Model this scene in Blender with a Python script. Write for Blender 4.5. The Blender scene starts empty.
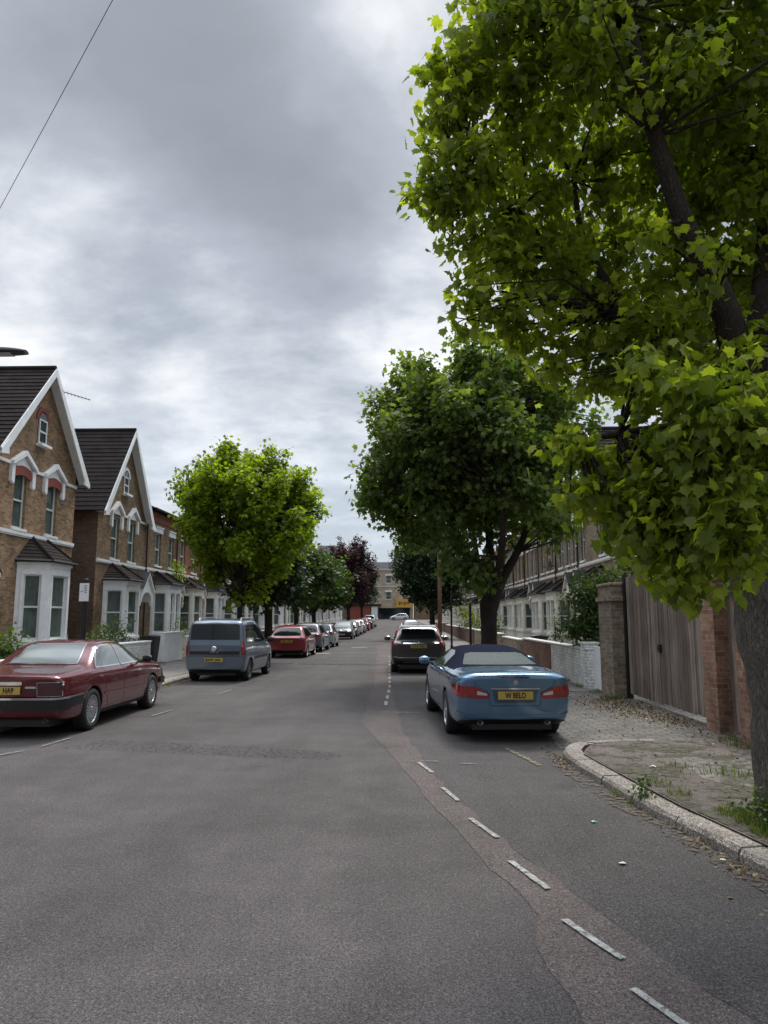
import bpy, bmesh, math, random
import numpy as np
from mathutils import Vector, Matrix
from mathutils.bvhtree import BVHTree
R = math.radians
rnd = random.Random(7)
C = bpy.context.scene.collection
S = bpy.context.scene

# ------------------------------------------------------------------ camera, light, exposure
PITCH = math.atan(106/740); YAW = math.atan(21/740)
cam = bpy.data.objects.new('camera', bpy.data.cameras.new('camera')); C.objects.link(cam)
cam.data.sensor_fit = 'VERTICAL'; cam.data.sensor_height = 24.0; cam.data.lens = 740/1024*24.0
cam.location = (0, 0, 1.75); cam.rotation_euler = (math.pi/2 + PITCH, 0, YAW)
cam.data.clip_end = 3000; cam.data.clip_start = .05
S.camera = cam
SUN_EL, SUN_AZ = R(56), R(12)          # azimuth measured from +Y (down the street) towards +X
sun = bpy.data.objects.new('sun', bpy.data.lights.new('sun', 'SUN')); C.objects.link(sun)
sun.data.energy = 1.5; sun.data.angle = R(16); sun.data.color = (1, .95, .86)
sd = Vector((math.sin(SUN_AZ)*math.cos(SUN_EL), math.cos(SUN_AZ)*math.cos(SUN_EL), math.sin(SUN_EL)))
sun.rotation_euler = sd.to_track_quat('Z', 'Y').to_euler(); sun.location = (0, 0, 60)
S.view_settings.view_transform = 'Standard'; S.view_settings.look = 'None'
S.view_settings.exposure = 0.98; S.view_settings.gamma = 1
W = bpy.data.worlds.new('World'); S.world = W; W.use_nodes = True

class NT:
    """tiny node-tree helper"""
    def __init__(s, nt): s.t = nt; nt.nodes.clear()
    def n(s, typ, **kw):
        nd = s.t.nodes.new(typ)
        for k, v in kw.items():
            if k.startswith('i_'):
                key = k[2:]; key = int(key) if key.isdigit() else key.replace('_', ' ')
                nd.inputs[key].default_value = v
            else: setattr(nd, k, v)
        return nd
    def l(s, a, b): s.t.links.new(a, b)
    def math(s, op, a, b=None, clamp=False):
        m = s.n('ShaderNodeMath', operation=op, use_clamp=clamp)
        for i, v in enumerate((a, b)):
            if v is None: continue
            if isinstance(v, (int, float)): m.inputs[i].default_value = v
            else: s.l(v, m.inputs[i])
        return m.outputs[0]
    def mix(s, fac, a, b, mode='MIX'):
        m = s.n('ShaderNodeMixRGB', blend_type=mode)
        for i, v in ((0, fac), (1, a), (2, b)):
            if isinstance(v, (int, float)): m.inputs[i].default_value = v
            elif isinstance(v, tuple): m.inputs[i].default_value = v if len(v) == 4 else (*v, 1)
            else: s.l(v, m.inputs[i])
        return m.outputs[0]
    def ramp(s, fac, stops, interp='LINEAR'):
        r = s.n('ShaderNodeValToRGB'); r.color_ramp.interpolation = interp
        e = r.color_ramp.elements
        while len(e) < len(stops): e.new(.5)
        for el, (p, c) in zip(e, stops):
            el.position = p; el.color = (c, c, c, 1) if isinstance(c, (int, float)) else (*c, 1)
        s.l(fac, r.inputs[0]); return r.outputs[0]
    def noise(s, vec, scale, detail=4, rough=.55, dist=0, out=0):
        q = s.n('ShaderNodeTexNoise'); q.inputs['Scale'].default_value = scale
        q.inputs['Detail'].default_value = detail; q.inputs['Roughness'].default_value = rough
        q.inputs['Distortion'].default_value = dist
        if vec is not None: s.l(vec, q.inputs['Vector'])
        return q.outputs[out]

def build_world():
    g = NT(W.node_tree)
    out = g.n('ShaderNodeOutputWorld'); bg = g.n('ShaderNodeBackground')
    g.l(bg.outputs[0], out.inputs[0])
    sky = g.n('ShaderNodeTexSky', sky_type='NISHITA', sun_disc=False)
    sky.sun_elevation = SUN_EL; sky.sun_rotation = SUN_AZ; sky.altitude = 50
    skyc = g.mix(1.0, sky.outputs[0], (.10, .10, .10), 'MULTIPLY')
    tc = g.n('ShaderNodeTexCoord'); sep = g.n('ShaderNodeSeparateXYZ')
    g.l(tc.outputs['Generated'], sep.inputs[0])
    d = g.math('MAXIMUM', g.math('ADD', sep.outputs[2], .16), .03)
    px = g.math('DIVIDE', sep.outputs[0], d); py = g.math('DIVIDE', sep.outputs[1], d)
    cmb = g.n('ShaderNodeCombineXYZ'); g.l(px, cmb.inputs[0]); g.l(py, cmb.inputs[1]); cmb.inputs[2].default_value = 3.3
    big = g.noise(cmb.outputs[0], 1.15, 6, .56, .25)
    fine = g.noise(cmb.outputs[0], 2.7, 8, .6, .1)
    dens = g.math('ADD', g.math('MULTIPLY', big, .68), g.math('MULTIPLY', fine, .32))
    # banks and breaks of the cloud deck, as directions in the sky  (direction, tightness, strength)
    def dirp(x, y):
        f = 740.; cp, sp = math.cos(PITCH), math.sin(PITCH); cy, sy = math.cos(YAW), math.sin(YAW)
        fw = Vector((-sy*cp, cy*cp, sp)); rt = Vector((cy, sy, 0)); up = rt.cross(fw)
        return (fw*f + rt*(x-384) + up*(512-y)).normalized()
    banks = [(250, 170, 14, .11), (120, 90, 14, .06), (330, 110, 16, .06), (300, 215, 40, .10), (130, 320, 60, .10), (330, 335, 60, .12), (230, 405, 120, .05),
             (395, 30, 60, -.13), (35, 190, 70, -.17), (130, 235, 80, -.12), (240, 272, 60, -.15), (370, 265, 70, -.14), (20, 275, 120, -.09), (180, 345, 90, -.05), (90, 420, 50, -.07), (200, 455, 60, -.07), (480, 330, 30, -.1)]
    for x, y, k, a in banks:
        v = dirp(x, y)
        dp = g.n('ShaderNodeVectorMath', operation='DOT_PRODUCT'); dp.inputs[1].default_value = v
        nm = g.n('ShaderNodeVectorMath', operation='NORMALIZE'); g.l(tc.outputs['Generated'], nm.inputs[0]); g.l(nm.outputs[0], dp.inputs[0])
        e = g.math('EXPONENT', g.math('MULTIPLY', g.math('SUBTRACT', dp.outputs['Value'], 1.0), k*3.0))
        dens = g.math('ADD', dens, g.math('MULTIPLY', e, a))
    col = g.ramp(dens, [(.35, (.53, .53, .53)), (.41, (.44, .45, .46)), (.465, (.33, .348, .37)), (.53, (.235, .255, .28)), (.66, (.17, .185, .203)), (.80, (.145, .155, .168))])
    # thin grey-blue veil low down
    veil = g.ramp(sep.outputs[2], [(.0, 1.0), (.10, .65), (.30, 0.0)])
    col = g.mix(g.math('MULTIPLY', veil, .6), col, (.37, .42, .485))
    col = g.mix(.08, col, skyc)
    # an overcast dome is brighter overhead than near the horizon
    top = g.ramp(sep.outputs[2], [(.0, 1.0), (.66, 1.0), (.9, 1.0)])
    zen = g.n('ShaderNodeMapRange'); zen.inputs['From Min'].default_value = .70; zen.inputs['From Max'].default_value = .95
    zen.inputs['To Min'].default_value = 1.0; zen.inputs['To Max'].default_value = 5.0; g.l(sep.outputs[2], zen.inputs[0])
    # the deck is thicker and darker behind the photographer
    back = g.n('ShaderNodeMapRange'); back.inputs['From Min'].default_value = -.6; back.inputs['From Max'].default_value = .1
    back.inputs['To Min'].default_value = .8; back.inputs['To Max'].default_value = 1.0; g.l(sep.outputs[1], back.inputs[0])
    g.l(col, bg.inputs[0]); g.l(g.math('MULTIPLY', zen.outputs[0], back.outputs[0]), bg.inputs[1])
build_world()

# ------------------------------------------------------------------ helpers
def gz(y):
    """the street climbs gently past forty metres"""
    t = max(0., min(y, 165.) - 40.); z = 9.5e-5*t*t
    return z

def tag(o, label=None, cat=None, group=None, kind=None):
    if label: o['label'] = label
    if cat: o['category'] = cat
    if group: o['group'] = group
    if kind: o['kind'] = kind
    return o

def empty(name, loc, rz=0, label=None, cat=None, group=None):
    o = bpy.data.objects.new(name, None); C.objects.link(o)
    o.location = loc; o.rotation_euler = (0, 0, rz); o.empty_display_size = .2
    return tag(o, label, cat, group)

def copy_tree(o, parent=None):
    kids = list(o.children)
    c = o.copy(); C.objects.link(c)
    if parent is not None: c.parent = parent
    for ch in kids: copy_tree(ch, c)
    return c

class MB:
    def __init__(s): s.v = []; s.f = []; s.m = []
    def face(s, pts, mi=0):
        i = len(s.v); s.v += [tuple(p) for p in pts]; s.f.append(tuple(range(i, i+len(pts)))); s.m.append(mi)
    def box(s, x0, x1, y0, y1, z0, z1, mi=0, bev=0):
        if x0 > x1: x0, x1 = x1, x0
        if y0 > y1: y0, y1 = y1, y0
        if z0 > z1: z0, z1 = z1, z0
        i = len(s.v)
        s.v += [(x, y, z) for z in (z0, z1) for y in (y0, y1) for x in (x0, x1)]
        for q in ((0, 2, 3, 1), (4, 5, 7, 6), (0, 1, 5, 4), (2, 6, 7, 3), (0, 4, 6, 2), (1, 3, 7, 5)):
            s.f.append(tuple(i+k for k in q)); s.m.append(mi)
    def prism(s, poly, y0, y1, axis='y', mi=0):
        """poly = 2D outline; extruded along axis"""
        def P(a, b, t):
            return (a, t, b) if axis == 'y' else ((t, a, b) if axis == 'x' else (a, b, t))
        n = len(poly); i = len(s.v)
        s.v += [P(a, b, y0) for a, b in poly] + [P(a, b, y1) for a, b in poly]
        s.f.append(tuple(range(i, i+n))[::-1]); s.f.append(tuple(range(i+n, i+2*n))); s.m += [mi, mi]
        for k in range(n):
            s.f.append((i+k, i+(k+1) % n, i+n+(k+1) % n, i+n+k)); s.m.append(mi)
    def tube(s, pts, rads, n=8, mi=0, cap=True):
        pts = [Vector(p) for p in pts]
        if isinstance(rads, (int, float)): rads = [rads]*len(pts)
        base = len(s.v); prev = None
        for k, p in enumerate(pts):
            t = (pts[min(k+1, len(pts)-1)] - pts[max(k-1, 0)]).normalized()
            if prev is None: a = t.orthogonal().normalized()
            else: a = (prev - t*prev.dot(t)).normalized()
            prev = a; b = t.cross(a)
            for j in range(n):
                an = 2*math.pi*j/n
                s.v.append(tuple(p + (a*math.cos(an)+b*math.sin(an))*rads[k]))
        for k in range(len(pts)-1):
            for j in range(n):
                q = base+k*n; s.f.append((q+j, q+(j+1) % n, q+n+(j+1) % n, q+n+j)); s.m.append(mi)
        if cap:
            s.f.append(tuple(base+j for j in range(n))[::-1]); s.f.append(tuple(base+(len(pts)-1)*n+j for j in range(n))); s.m += [mi, mi]
    def lathe(s, prof, c, axis='x', n=24, mi=0):
        """prof = [(radius, along)]"""
        base = len(s.v)
        for r, t in prof:
            for j in range(n):
                a = 2*math.pi*j/n; u, w = r*math.cos(a), r*math.sin(a)
                p = (t, u, w) if axis == 'x' else ((u, w, t) if axis == 'z' else (u, t, w))
                s.v.append((p[0]+c[0], p[1]+c[1], p[2]+c[2]))
        for k in range(len(prof)-1):
            for j in range(n):
                q = base+k*n; s.f.append((q+j, q+(j+1) % n, q+n+(j+1) % n, q+n+j)); s.m.append(mi)
    def build(s, name, mats, parent=None, smooth=False, fix=True, bevel=0, label=None):
        me = bpy.data.meshes.new(name); me.from_pydata(s.v, [], s.f)
        if not isinstance(mats, (list, tuple)): mats = [mats]
        for m in mats: me.materials.append(m)
        me.polygons.foreach_set('material_index', s.m)
        if fix:
            b = bmesh.new(); b.from_mesh(me); bmesh.ops.recalc_face_normals(b, faces=b.faces); b.to_mesh(me); b.free()
        if smooth: me.polygons.foreach_set('use_smooth', [True]*len(me.polygons))
        me.update()
        o = bpy.data.objects.new(name, me); C.objects.link(o)
        if parent is not None: o.parent = parent
        if bevel:
            md = o.modifiers.new('bevel', 'BEVEL'); md.width = bevel; md.segments = 2; md.limit_method = 'ANGLE'; md.angle_limit = R(40)
        if label: o['label'] = label
        return o

# ------------------------------------------------------------------ materials
def pmat(name, col, rough=.6, metal=0., spec=.5, noise=0., nscale=6., bump=0., bscale=60., coat=0., emis=None):
    m = bpy.data.materials.new(name); m.use_nodes = True
    g = NT(m.node_tree); out = g.n('ShaderNodeOutputMaterial'); p = g.n('ShaderNodeBsdfPrincipled')
    g.l(p.outputs[0], out.inputs[0])
    p.inputs['Roughness'].default_value = rough; p.inputs['Metallic'].default_value = metal
    p.inputs['Specular IOR Level'].default_value = spec
    p.inputs['Coat Weight'].default_value = coat; p.inputs['Coat Roughness'].default_value = .04
    geo = g.n('ShaderNodeNewGeometry'); pos = geo.outputs['Position']
    if noise:
        f = g.noise(pos, nscale, 6, .65)
        f = g.ramp(f, [(.3, 0.), (.7, 1.)])
        lo = tuple(c*(1-noise) for c in col); hi = tuple(min(1, c*(1+noise)) for c in col)
        g.l(g.mix(f, lo, hi), p.inputs['Base Color'])
    else: p.inputs['Base Color'].default_value = (*col, 1)
    if bump:
        b = g.n('ShaderNodeBump'); b.inputs['Strength'].default_value = bump; b.inputs['Distance'].default_value = .02
        g.l(g.noise(pos, bscale, 5, .6), b.inputs['Height']); g.l(b.outputs[0], p.inputs['Normal'])
    return m

def brick_mat(name, c1, c2, mortar, var=.35, bump=.5):
    m = bpy.data.materials.new(name); m.use_nodes = True
    g = NT(m.node_tree); out = g.n('ShaderNodeOutputMaterial'); p = g.n('ShaderNodeBsdfPrincipled'); g.l(p.outputs[0], out.inputs[0])
    p.inputs['Roughness'].default_value = .9; p.inputs['Specular IOR Level'].default_value = .2
    geo = g.n('ShaderNodeNewGeometry'); sp = g.n('ShaderNodeSeparateXYZ'); g.l(geo.outputs['Position'], sp.inputs[0])
    sn = g.n('ShaderNodeSeparateXYZ'); g.l(geo.outputs['True Normal'], sn.inputs[0])
    fx = g.math('GREATER_THAN', g.math('ABSOLUTE', sn.outputs[0]), .7)
    u = g.math('ADD', g.math('MULTIPLY', sp.outputs[1], fx), g.math('MULTIPLY', sp.outputs[0], g.math('SUBTRACT', 1., fx)))
    cv = g.n('ShaderNodeCombineXYZ'); g.l(u, cv.inputs[0]); g.l(sp.outputs[2], cv.inputs[1])
    b = g.n('ShaderNodeTexBrick'); g.l(cv.outputs[0], b.inputs['Vector'])
    b.inputs['Scale'].default_value = 1; b.inputs['Brick Width'].default_value = .225; b.inputs['Row Height'].default_value = .075
    b.inputs['Mortar Size'].default_value = .007; b.inputs['Mortar Smooth'].default_value = .3; b.inputs['Bias'].default_value = -.1
    b.inputs['Color1'].default_value = (*c1, 1); b.inputs['Color2'].default_value = (*c2, 1); b.inputs['Mortar'].default_value = (*mortar, 1)
    n1 = g.noise(geo.outputs['Position'], 1.1, 5, .65); n2 = g.noise(geo.outputs['Position'], 14, 3, .7)
    c = g.mix(1, b.outputs[0], g.ramp(n1, [(.25, 1-var), (.75, 1+var)]), 'MULTIPLY')
    c = g.mix(1, c, g.ramp(n2, [(.3, .72), (.7, 1.28)]), 'MULTIPLY')
    g.l(c, p.inputs['Base Color'])
    bp = g.n('ShaderNodeBump'); bp.inputs['Strength'].default_value = bump; bp.inputs['Distance'].default_value = .012; bp.invert = True
    g.l(b.outputs['Fac'], bp.inputs['Height']); g.l(bp.outputs[0], p.inputs['Normal'])
    return m

def roof_mat(name, c1, c2):
    m = bpy.data.materials.new(name); m.use_nodes = True
    g = NT(m.node_tree); out = g.n('ShaderNodeOutputMaterial'); p = g.n('ShaderNodeBsdfPrincipled'); g.l(p.outputs[0], out.inputs[0])
    p.inputs['Roughness'].default_value = .95; p.inputs['Specular IOR Level'].default_value = .08
    geo = g.n('ShaderNodeNewGeometry'); pos = geo.outputs['Position']
    n1 = g.noise(pos, 2.0, 5, .7); n2 = g.noise(pos, 25, 3, .6)
    c = g.mix(g.ramp(n1, [(.3, 0.), (.7, 1.)]), c1, c2)
    c = g.mix(1, c, g.ramp(n2, [(.35, .75), (.65, 1.25)]), 'MULTIPLY')
    g.l(c, p.inputs['Base Color'])
    return m

def leaf_mat(name, dark, mid, light, trans=.4, tcol=None):
    m = bpy.data.materials.new(name); m.use_nodes = True
    g = NT(m.node_tree); out = g.n('ShaderNodeOutputMaterial'); p = g.n('ShaderNodeBsdfPrincipled')
    p.inputs['Roughness'].default_value = .5; p.inputs['Specular IOR Level'].default_value = .35
    geo = g.n('ShaderNodeNewGeometry')
    at = g.n('ShaderNodeAttribute', attribute_name='tint')
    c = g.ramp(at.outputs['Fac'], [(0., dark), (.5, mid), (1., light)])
    g.l(c, p.inputs['Base Color'])
    t = g.n('ShaderNodeBsdfTranslucent'); g.l(g.mix(1, c, tcol or (2.0, 2.1, .6), 'MULTIPLY'), t.inputs[0])
    mx = g.n('ShaderNodeMixShader'); mx.inputs[0].default_value = trans
    g.l(p.outputs[0], mx.inputs[1]); g.l(t.outputs[0], mx.inputs[2]); g.l(mx.outputs[0], out.inputs[0])
    return m

def glass_mat(name, tint=(.02, .025, .03), trans=.45, rough=.03):
    m = bpy.data.materials.new(name); m.use_nodes = True
    g = NT(m.node_tree); out = g.n('ShaderNodeOutputMaterial'); p = g.n('ShaderNodeBsdfPrincipled')
    p.inputs['Base Color'].default_value = (*tint, 1); p.inputs['Roughness'].default_value = rough; p.inputs['IOR'].default_value = 1.6
    tr = g.n('ShaderNodeBsdfTransparent'); tr.inputs[0].default_value = (.75, .8, .78, 1)
    mx = g.n('ShaderNodeMixShader'); mx.inputs[0].default_value = trans
    g.l(p.outputs[0], mx.inputs[1]); g.l(tr.outputs[0], mx.inputs[2]); g.l(mx.outputs[0], out.inputs[0])
    return m

def paint(name, col, metal=.35, rough=.32):
    m = pmat(name, col, rough, metal, .5, coat=1.0)
    return m

M = {}
M['brick'] = brick_mat('yellow_stock_brick', (.34, .22, .125), (.165, .098, .058), (.27, .23, .185))
M['brick2'] = brick_mat('brown_stock_brick', (.29, .20, .125), (.16, .108, .07), (.17, .14, .11))
M['brick_side'] = brick_mat('shaded_flank_brick', (.15, .095, .065), (.09, .06, .045), (.10, .085, .07))  # brick darkened for flank walls; their shade is put into the colour
M['redbrick'] = brick_mat('red_brick', (.34, .12, .07), (.22, .085, .055), (.25, .20, .16))
M['brownred'] = brick_mat('brown_red_brick', (.22, .115, .08), (.14, .085, .065), (.19, .165, .14), .4)
M['palebrick'] = brick_mat('pale_buff_brick', (.52, .42, .30), (.42, .33, .24), (.42, .38, .32))
M['greybrick'] = brick_mat('weathered_grey_brick', (.30, .235, .165), (.17, .13, .095), (.27, .245, .21), bump=.9)
M['whitebrick'] = brick_mat('white_painted_brick', (.78, .78, .75), (.66, .66, .64), (.46, .455, .44), var=.35, bump=.9)
M["roof"] = roof_mat("concrete_roof_tile", (.024, .020, .020), (.050, .041, .039))
M['slate'] = roof_mat('slate', (.05, .05, .055), (.10, .098, .10))
M['white'] = pmat('white_paint', (.84, .86, .88), .55, noise=.10, nscale=3)
M['cream'] = pmat('cream_paint', (.84, .81, .73), .6, noise=.14, nscale=3)
M['upvc'] = pmat('white_window_frame', (.74, .75, .76), .35, noise=.04)
M['stone'] = pmat('stucco_trim', (.56, .55, .53), .8, noise=.22, nscale=5)
M['redtrim'] = pmat('painted_red_brick_arch', (.26, .065, .045), .8, noise=.25, nscale=20)
M['curtain'] = pmat('net_curtain', (.80, .83, .80), .9, noise=.25, nscale=5)
M['glass'] = glass_mat('window_glass', trans=.78)
M['dark'] = pmat('painted_dark', (.02, .02, .02), .9)
M['blackmetal'] = pmat('black_metal', (.015, .016, .018), .45, .3)
M['door'] = pmat('dark_door', (.03, .04, .05), .4, noise=.2)
M['pot'] = pmat('terracotta', (.38, .16, .08), .8, noise=.2, nscale=10)
M['rubber'] = pmat('tyre_rubber', (.017, .017, .018), .8, noise=.3, nscale=30)
M['alloy'] = pmat('alloy_rim', (.50, .51, .53), .3, .8)
M['chrome'] = pmat('chrome', (.75, .76, .78), .12, 1.)
M['plastic'] = pmat('black_plastic', (.018, .018, .020), .5)
M['carglass'] = pmat('car_glass', (.012, .016, .018), .06, 0, .5)
M['palecarglass'] = pmat('car_glass_painted_reflection', (.40, .44, .44), .05, .5, 1.0, coat=.8)  # pale base colour puts the sky's reflection into the panes
M['redlamp'] = pmat('red_lamp', (.27, .008, .012), .10, 0, .8, coat=1, noise=.5, nscale=18)
M['darkredlamp'] = pmat('smoked_red_lamp', (.06, .008, .014), .15, 0, .8, coat=1)
M['clearlamp'] = pmat('clear_lamp', (.62, .62, .64), .12, .3, .8, coat=1)
M['plate'] = pmat('yellow_plate', (.46, .32, .06), .4)
M['plateblack'] = pmat('plate_black', (.01, .01, .01), .5)
M['canvas'] = pmat('navy_canvas_top', (.008, .011, .026), .9, 0, .05, bump=.2, bscale=400)

# ------------------------------------------------------------------ ground
def asphalt(name, base, var=.25, speck=.9, tint=(1, 1, 1)):
    m = bpy.data.materials.new(name); m.use_nodes = True
    g = NT(m.node_tree); out = g.n('ShaderNodeOutputMaterial'); p = g.n('ShaderNodeBsdfPrincipled'); g.l(p.outputs[0], out.inputs[0])
    p.inputs['Roughness'].default_value = .86; p.inputs['Specular IOR Level'].default_value = .3
    geo = g.n('ShaderNodeNewGeometry'); pos = geo.outputs['Position']
    n0 = g.noise(pos, .35, 4, .6, .4); n1 = g.noise(pos, 2.2, 5, .7); n2 = g.noise(pos, 75, 2, .6)
    vor = g.n('ShaderNodeTexVoronoi', feature='F1'); vor.inputs['Scale'].default_value = 120; g.l(pos, vor.inputs['Vector'])
    st = g.n('ShaderNodeMapping'); st.inputs['Scale'].default_value = (1.6, .10, 1); g.l(pos, st.inputs[0])
    n3 = g.noise(st.outputs[0], 1.0, 4, .6)          # tyre-polished bands along the street
    c = tuple(base[i]*tint[i] for i in range(3))
    col = g.mix(1, c, g.ramp(n0, [(.3, 1-var*.7), (.7, 1+var*.7)]), 'MULTIPLY')
    col = g.mix(1, col, g.ramp(n1, [(.3, 1-var*.45), (.7, 1+var*.45)]), 'MULTIPLY')
    col = g.mix(1, col, g.ramp(n3, [(.3, .86), (.7, 1.14)]), 'MULTIPLY')
    col = g.mix(1, col, g.ramp(n2, [(.35, 1-speck*.55), (.62, 1+speck*.6)]), 'MULTIPLY')
    sep = g.n('ShaderNodeSeparateColor'); g.l(vor.outputs['Color'], sep.inputs[0])
    chip = g.math('MULTIPLY', g.math('GREATER_THAN', sep.outputs[0], .86), g.math('LESS_THAN', vor.outputs['Distance'], .42))
    col = g.mix(g.math('MULTIPLY', chip, .75*speck), col, tuple(min(1, x*2.9) for x in c))
    n4 = g.noise(pos, 34, 3, .75); n5 = g.noise(pos, 190, 1, .5)
    col = g.mix(1, col, g.ramp(n4, [(.32, 1-.30*speck), (.60, 1+.20*speck), (.70, 1+.75*speck)]), 'MULTIPLY')
    col = g.mix(1, col, g.ramp(n5, [(.40, .70), (.58, 1.1), (.66, 1.9)]), 'MULTIPLY')
    spill = g.noise(pos, .8, 3, .5); col = g.mix(1, col, g.ramp(spill, [(.26, .72), (.36, 1.0)]), 'MULTIPLY')
    g.l(col, p.inputs['Base Color'])
    b = g.n('ShaderNodeBump'); b.inputs['Strength'].default_value = .5; b.inputs['Distance'].default_value = .006
    g.l(n2, b.inputs['Height']); g.l(b.outputs[0], p.inputs['Normal'])
    return m
M['asphalt'] = asphalt('road_asphalt', (.058, .0515, .0515), .38)
M['asphalt_r'] = asphalt('newer_road_asphalt', (.051, .0468, .0465), .3)
M['band'] = asphalt('pinkish_road_band', (.076, .063, .060), .3, .8)
M['patch'] = asphalt('dark_tar_patch', (.046, .047, .051), .2, 1.1)
def chipped(m, amt=.5, sc=9):
    g = NT.__new__(NT); g.t = m.node_tree
    out = [n for n in g.t.nodes if n.type == 'OUTPUT_MATERIAL'][0]; src = out.inputs[0].links[0].from_socket
    geo = g.n('ShaderNodeNewGeometry'); f = g.ramp(g.noise(geo.outputs['Position'], sc, 8, .8), [(amt-.05, 0.), (amt+.05, 1.)])
    tr = g.n('ShaderNodeBsdfTransparent'); mx = g.n('ShaderNodeMixShader'); g.l(f, mx.inputs[0]); g.l(tr.outputs[0], mx.inputs[1]); g.l(src, mx.inputs[2]); g.l(mx.outputs[0], out.inputs[0])
chipped(M['patch'], .56, 16)
M['stain'] = asphalt('darker_asphalt', (.048, .045, .046), .2)
chipped(M['stain'], .5, 3)
M['pave'] = asphalt('pavement_tarmac', (.105, .088, .078), .5, .8)
M['slab'] = pmat('paving_slab', (.155, .142, .13), .9, noise=.35, nscale=2.5, bump=.3)
M['granite'] = asphalt('granite_kerb', (.20, .178, .158), .5, 1.2)
M['line'] = pmat('worn_white_road_paint', (.30, .30, .29), .85, noise=.4, nscale=22)
chipped(M['line'], .44, 30)
M['faint'] = pmat('faint_white_road_paint', (.22, .22, .21), .85, noise=.4, nscale=22); chipped(M['faint'], .47, 30)
M['yline'] = pmat('worn_yellow_paint', (.20, .16, .10), .8, noise=.3, nscale=20)
chipped(M['yline'], .5, 25)
M['earth'] = pmat('front_garden_earth', (.10, .085, .06), .95, noise=.4, nscale=4, bump=.5, bscale=30)

def sheet(name, poly, z, mat, kind='structure', ys=None):
    """flat polygon (x,y) laid on the street profile; long ones are cut across so they follow the rise"""
    bm = bmesh.new()
    f = bm.faces.new([bm.verts.new((x, y, 0)) for x, y in poly])
    for y in (ys or [40, 50, 60, 70, 80, 90, 100, 115, 130, 150, 165]):
        bmesh.ops.bisect_plane(bm, geom=bm.verts[:]+bm.edges[:]+bm.faces[:], plane_co=(0, y, 0), plane_no=(0, 1, 0))
    for v in bm.verts: v.co.z = gz(v.co.y) + z
    bmesh.ops.recalc_face_normals(bm, faces=bm.faces)
    for fc in bm.faces:
        if fc.normal.z < 0: fc.normal_flip()
    me = bpy.data.meshes.new(name); bm.to_mesh(me); bm.free(); me.materials.append(mat)
    o = bpy.data.objects.new(name, me); C.objects.link(o); tag(o, kind=kind)
    return o

# base ground to the horizon
sheet('ground', [(-600, -200), (600, -200), (600, 900), (-600, 900)], -.03, M['earth'])
LK, PW = -6.25, -9.0
def rk(y):
    """x of the right kerb's road edge"""
    pts = [(-30, 4.2), (-4, 4.0), (0, 3.35), (3, 2.85), (5.5, 2.45), (6.9, 2.2), (8.8, 2.0), (10.0, 1.95), (17, 2.45), (20, 2.1), (24, 1.75), (170, 1.75)]
    for (a, xa), (b, xb) in zip(pts, pts[1:]):
        if y <= b: return xa + (xb-xa)*(y-a)/(b-a)
    return 1.75
yy = [-30, -4, 0, 3, 5.5, 6.9, 8.8, 10, 12, 14, 17, 20, 24, 40, 100, 168]
sheet('road', [(LK, -30), (LK, 168)] + [(rk(y)+.35, y) for y in yy[::-1]], 0, M['asphalt'])
# cross street at the far end
sheet('cross_road', [(-60, 154), (60, 154), (60, 168), (-60, 168)], .004, M['asphalt'])
bandL = [(-2.05,54),(-1.35,36),(-.98,24),(-.81,19.5),(-.81,16.4),(-.72,12.6),(-.20,10.0),(.16,7.9),(.53,5.8),(.80,4.72),(.72,4.3),(.76,3.7),(.80,3.0),(.95,-6)]
bandR = [(-1.0,54),(-.72,36),(-.45,24),(-.38,19.2),(-.05,12.1),(.0,11.5),(.38,8.3),(.82,6.0),(1.16,4.82),(1.35,4.0),(1.7,3.2),(2.6,1.2),(3.2,-6)]
def wob(pts, amp, sd, step=.25):
    r = random.Random(sd); out = []
    for (x0, y0), (x1, y1) in zip(pts, pts[1:]):
        n = max(1, min(24, int(math.hypot(x1-x0, y1-y0)/step)))
        for i in range(n):
            t = i/n; out.append((x0+(x1-x0)*t + r.uniform(-amp, amp), y0+(y1-y0)*t))
    out.append(pts[-1]); return out
sheet('road_right_strip', [(x, y) for x, y in bandR] + [(rk(y)+.3, y) for y in (-6, -4, 0, 3, 5.5, 6.9, 8.8, 10, 12, 14, 17, 20, 24, 54)], .002, M['asphalt_r'])
sheet('road_band', wob(bandL, .025, 1) + wob(bandR, .03, 2)[::-1], .004, M['band'])
sheet('road_patch', wob([(-4.75, 10.25), (-4.3, 10.95), (-3.2, 10.75), (-2.0, 10.45), (-.9, 10.0), (-.85, 9.5), (-2.2, 9.7), (-3.3, 9.95), (-4.75, 10.25)], .08, 3, .12)[:-1], .004, M['patch'])
sheet('road_joint', wob([(-6.2, 29.5), (1.2, 28.2), (1.2, 27.9), (-6.2, 29.1), (-6.2, 29.5)], .05, 4)[:-1], .012, M['stain'])
#sheet('road_stain', wob([(-.75, 5.5), (.3, 5.85), (1.3, 6.1), (1.25, 5.75), (.2, 5.45), (-.6, 5.25), (-.75, 5.5)], .05, 6, .12)[:-1], .012, M['stain'])
#sheet('road_stain', wob([(.9, 4.35), (1.9, 4.65), (2.3, 4.9), (2.2, 4.6), (1.2, 4.25), (.9, 4.35)], .03, 8, .1)[:-1], .012, M['stain'])

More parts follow.
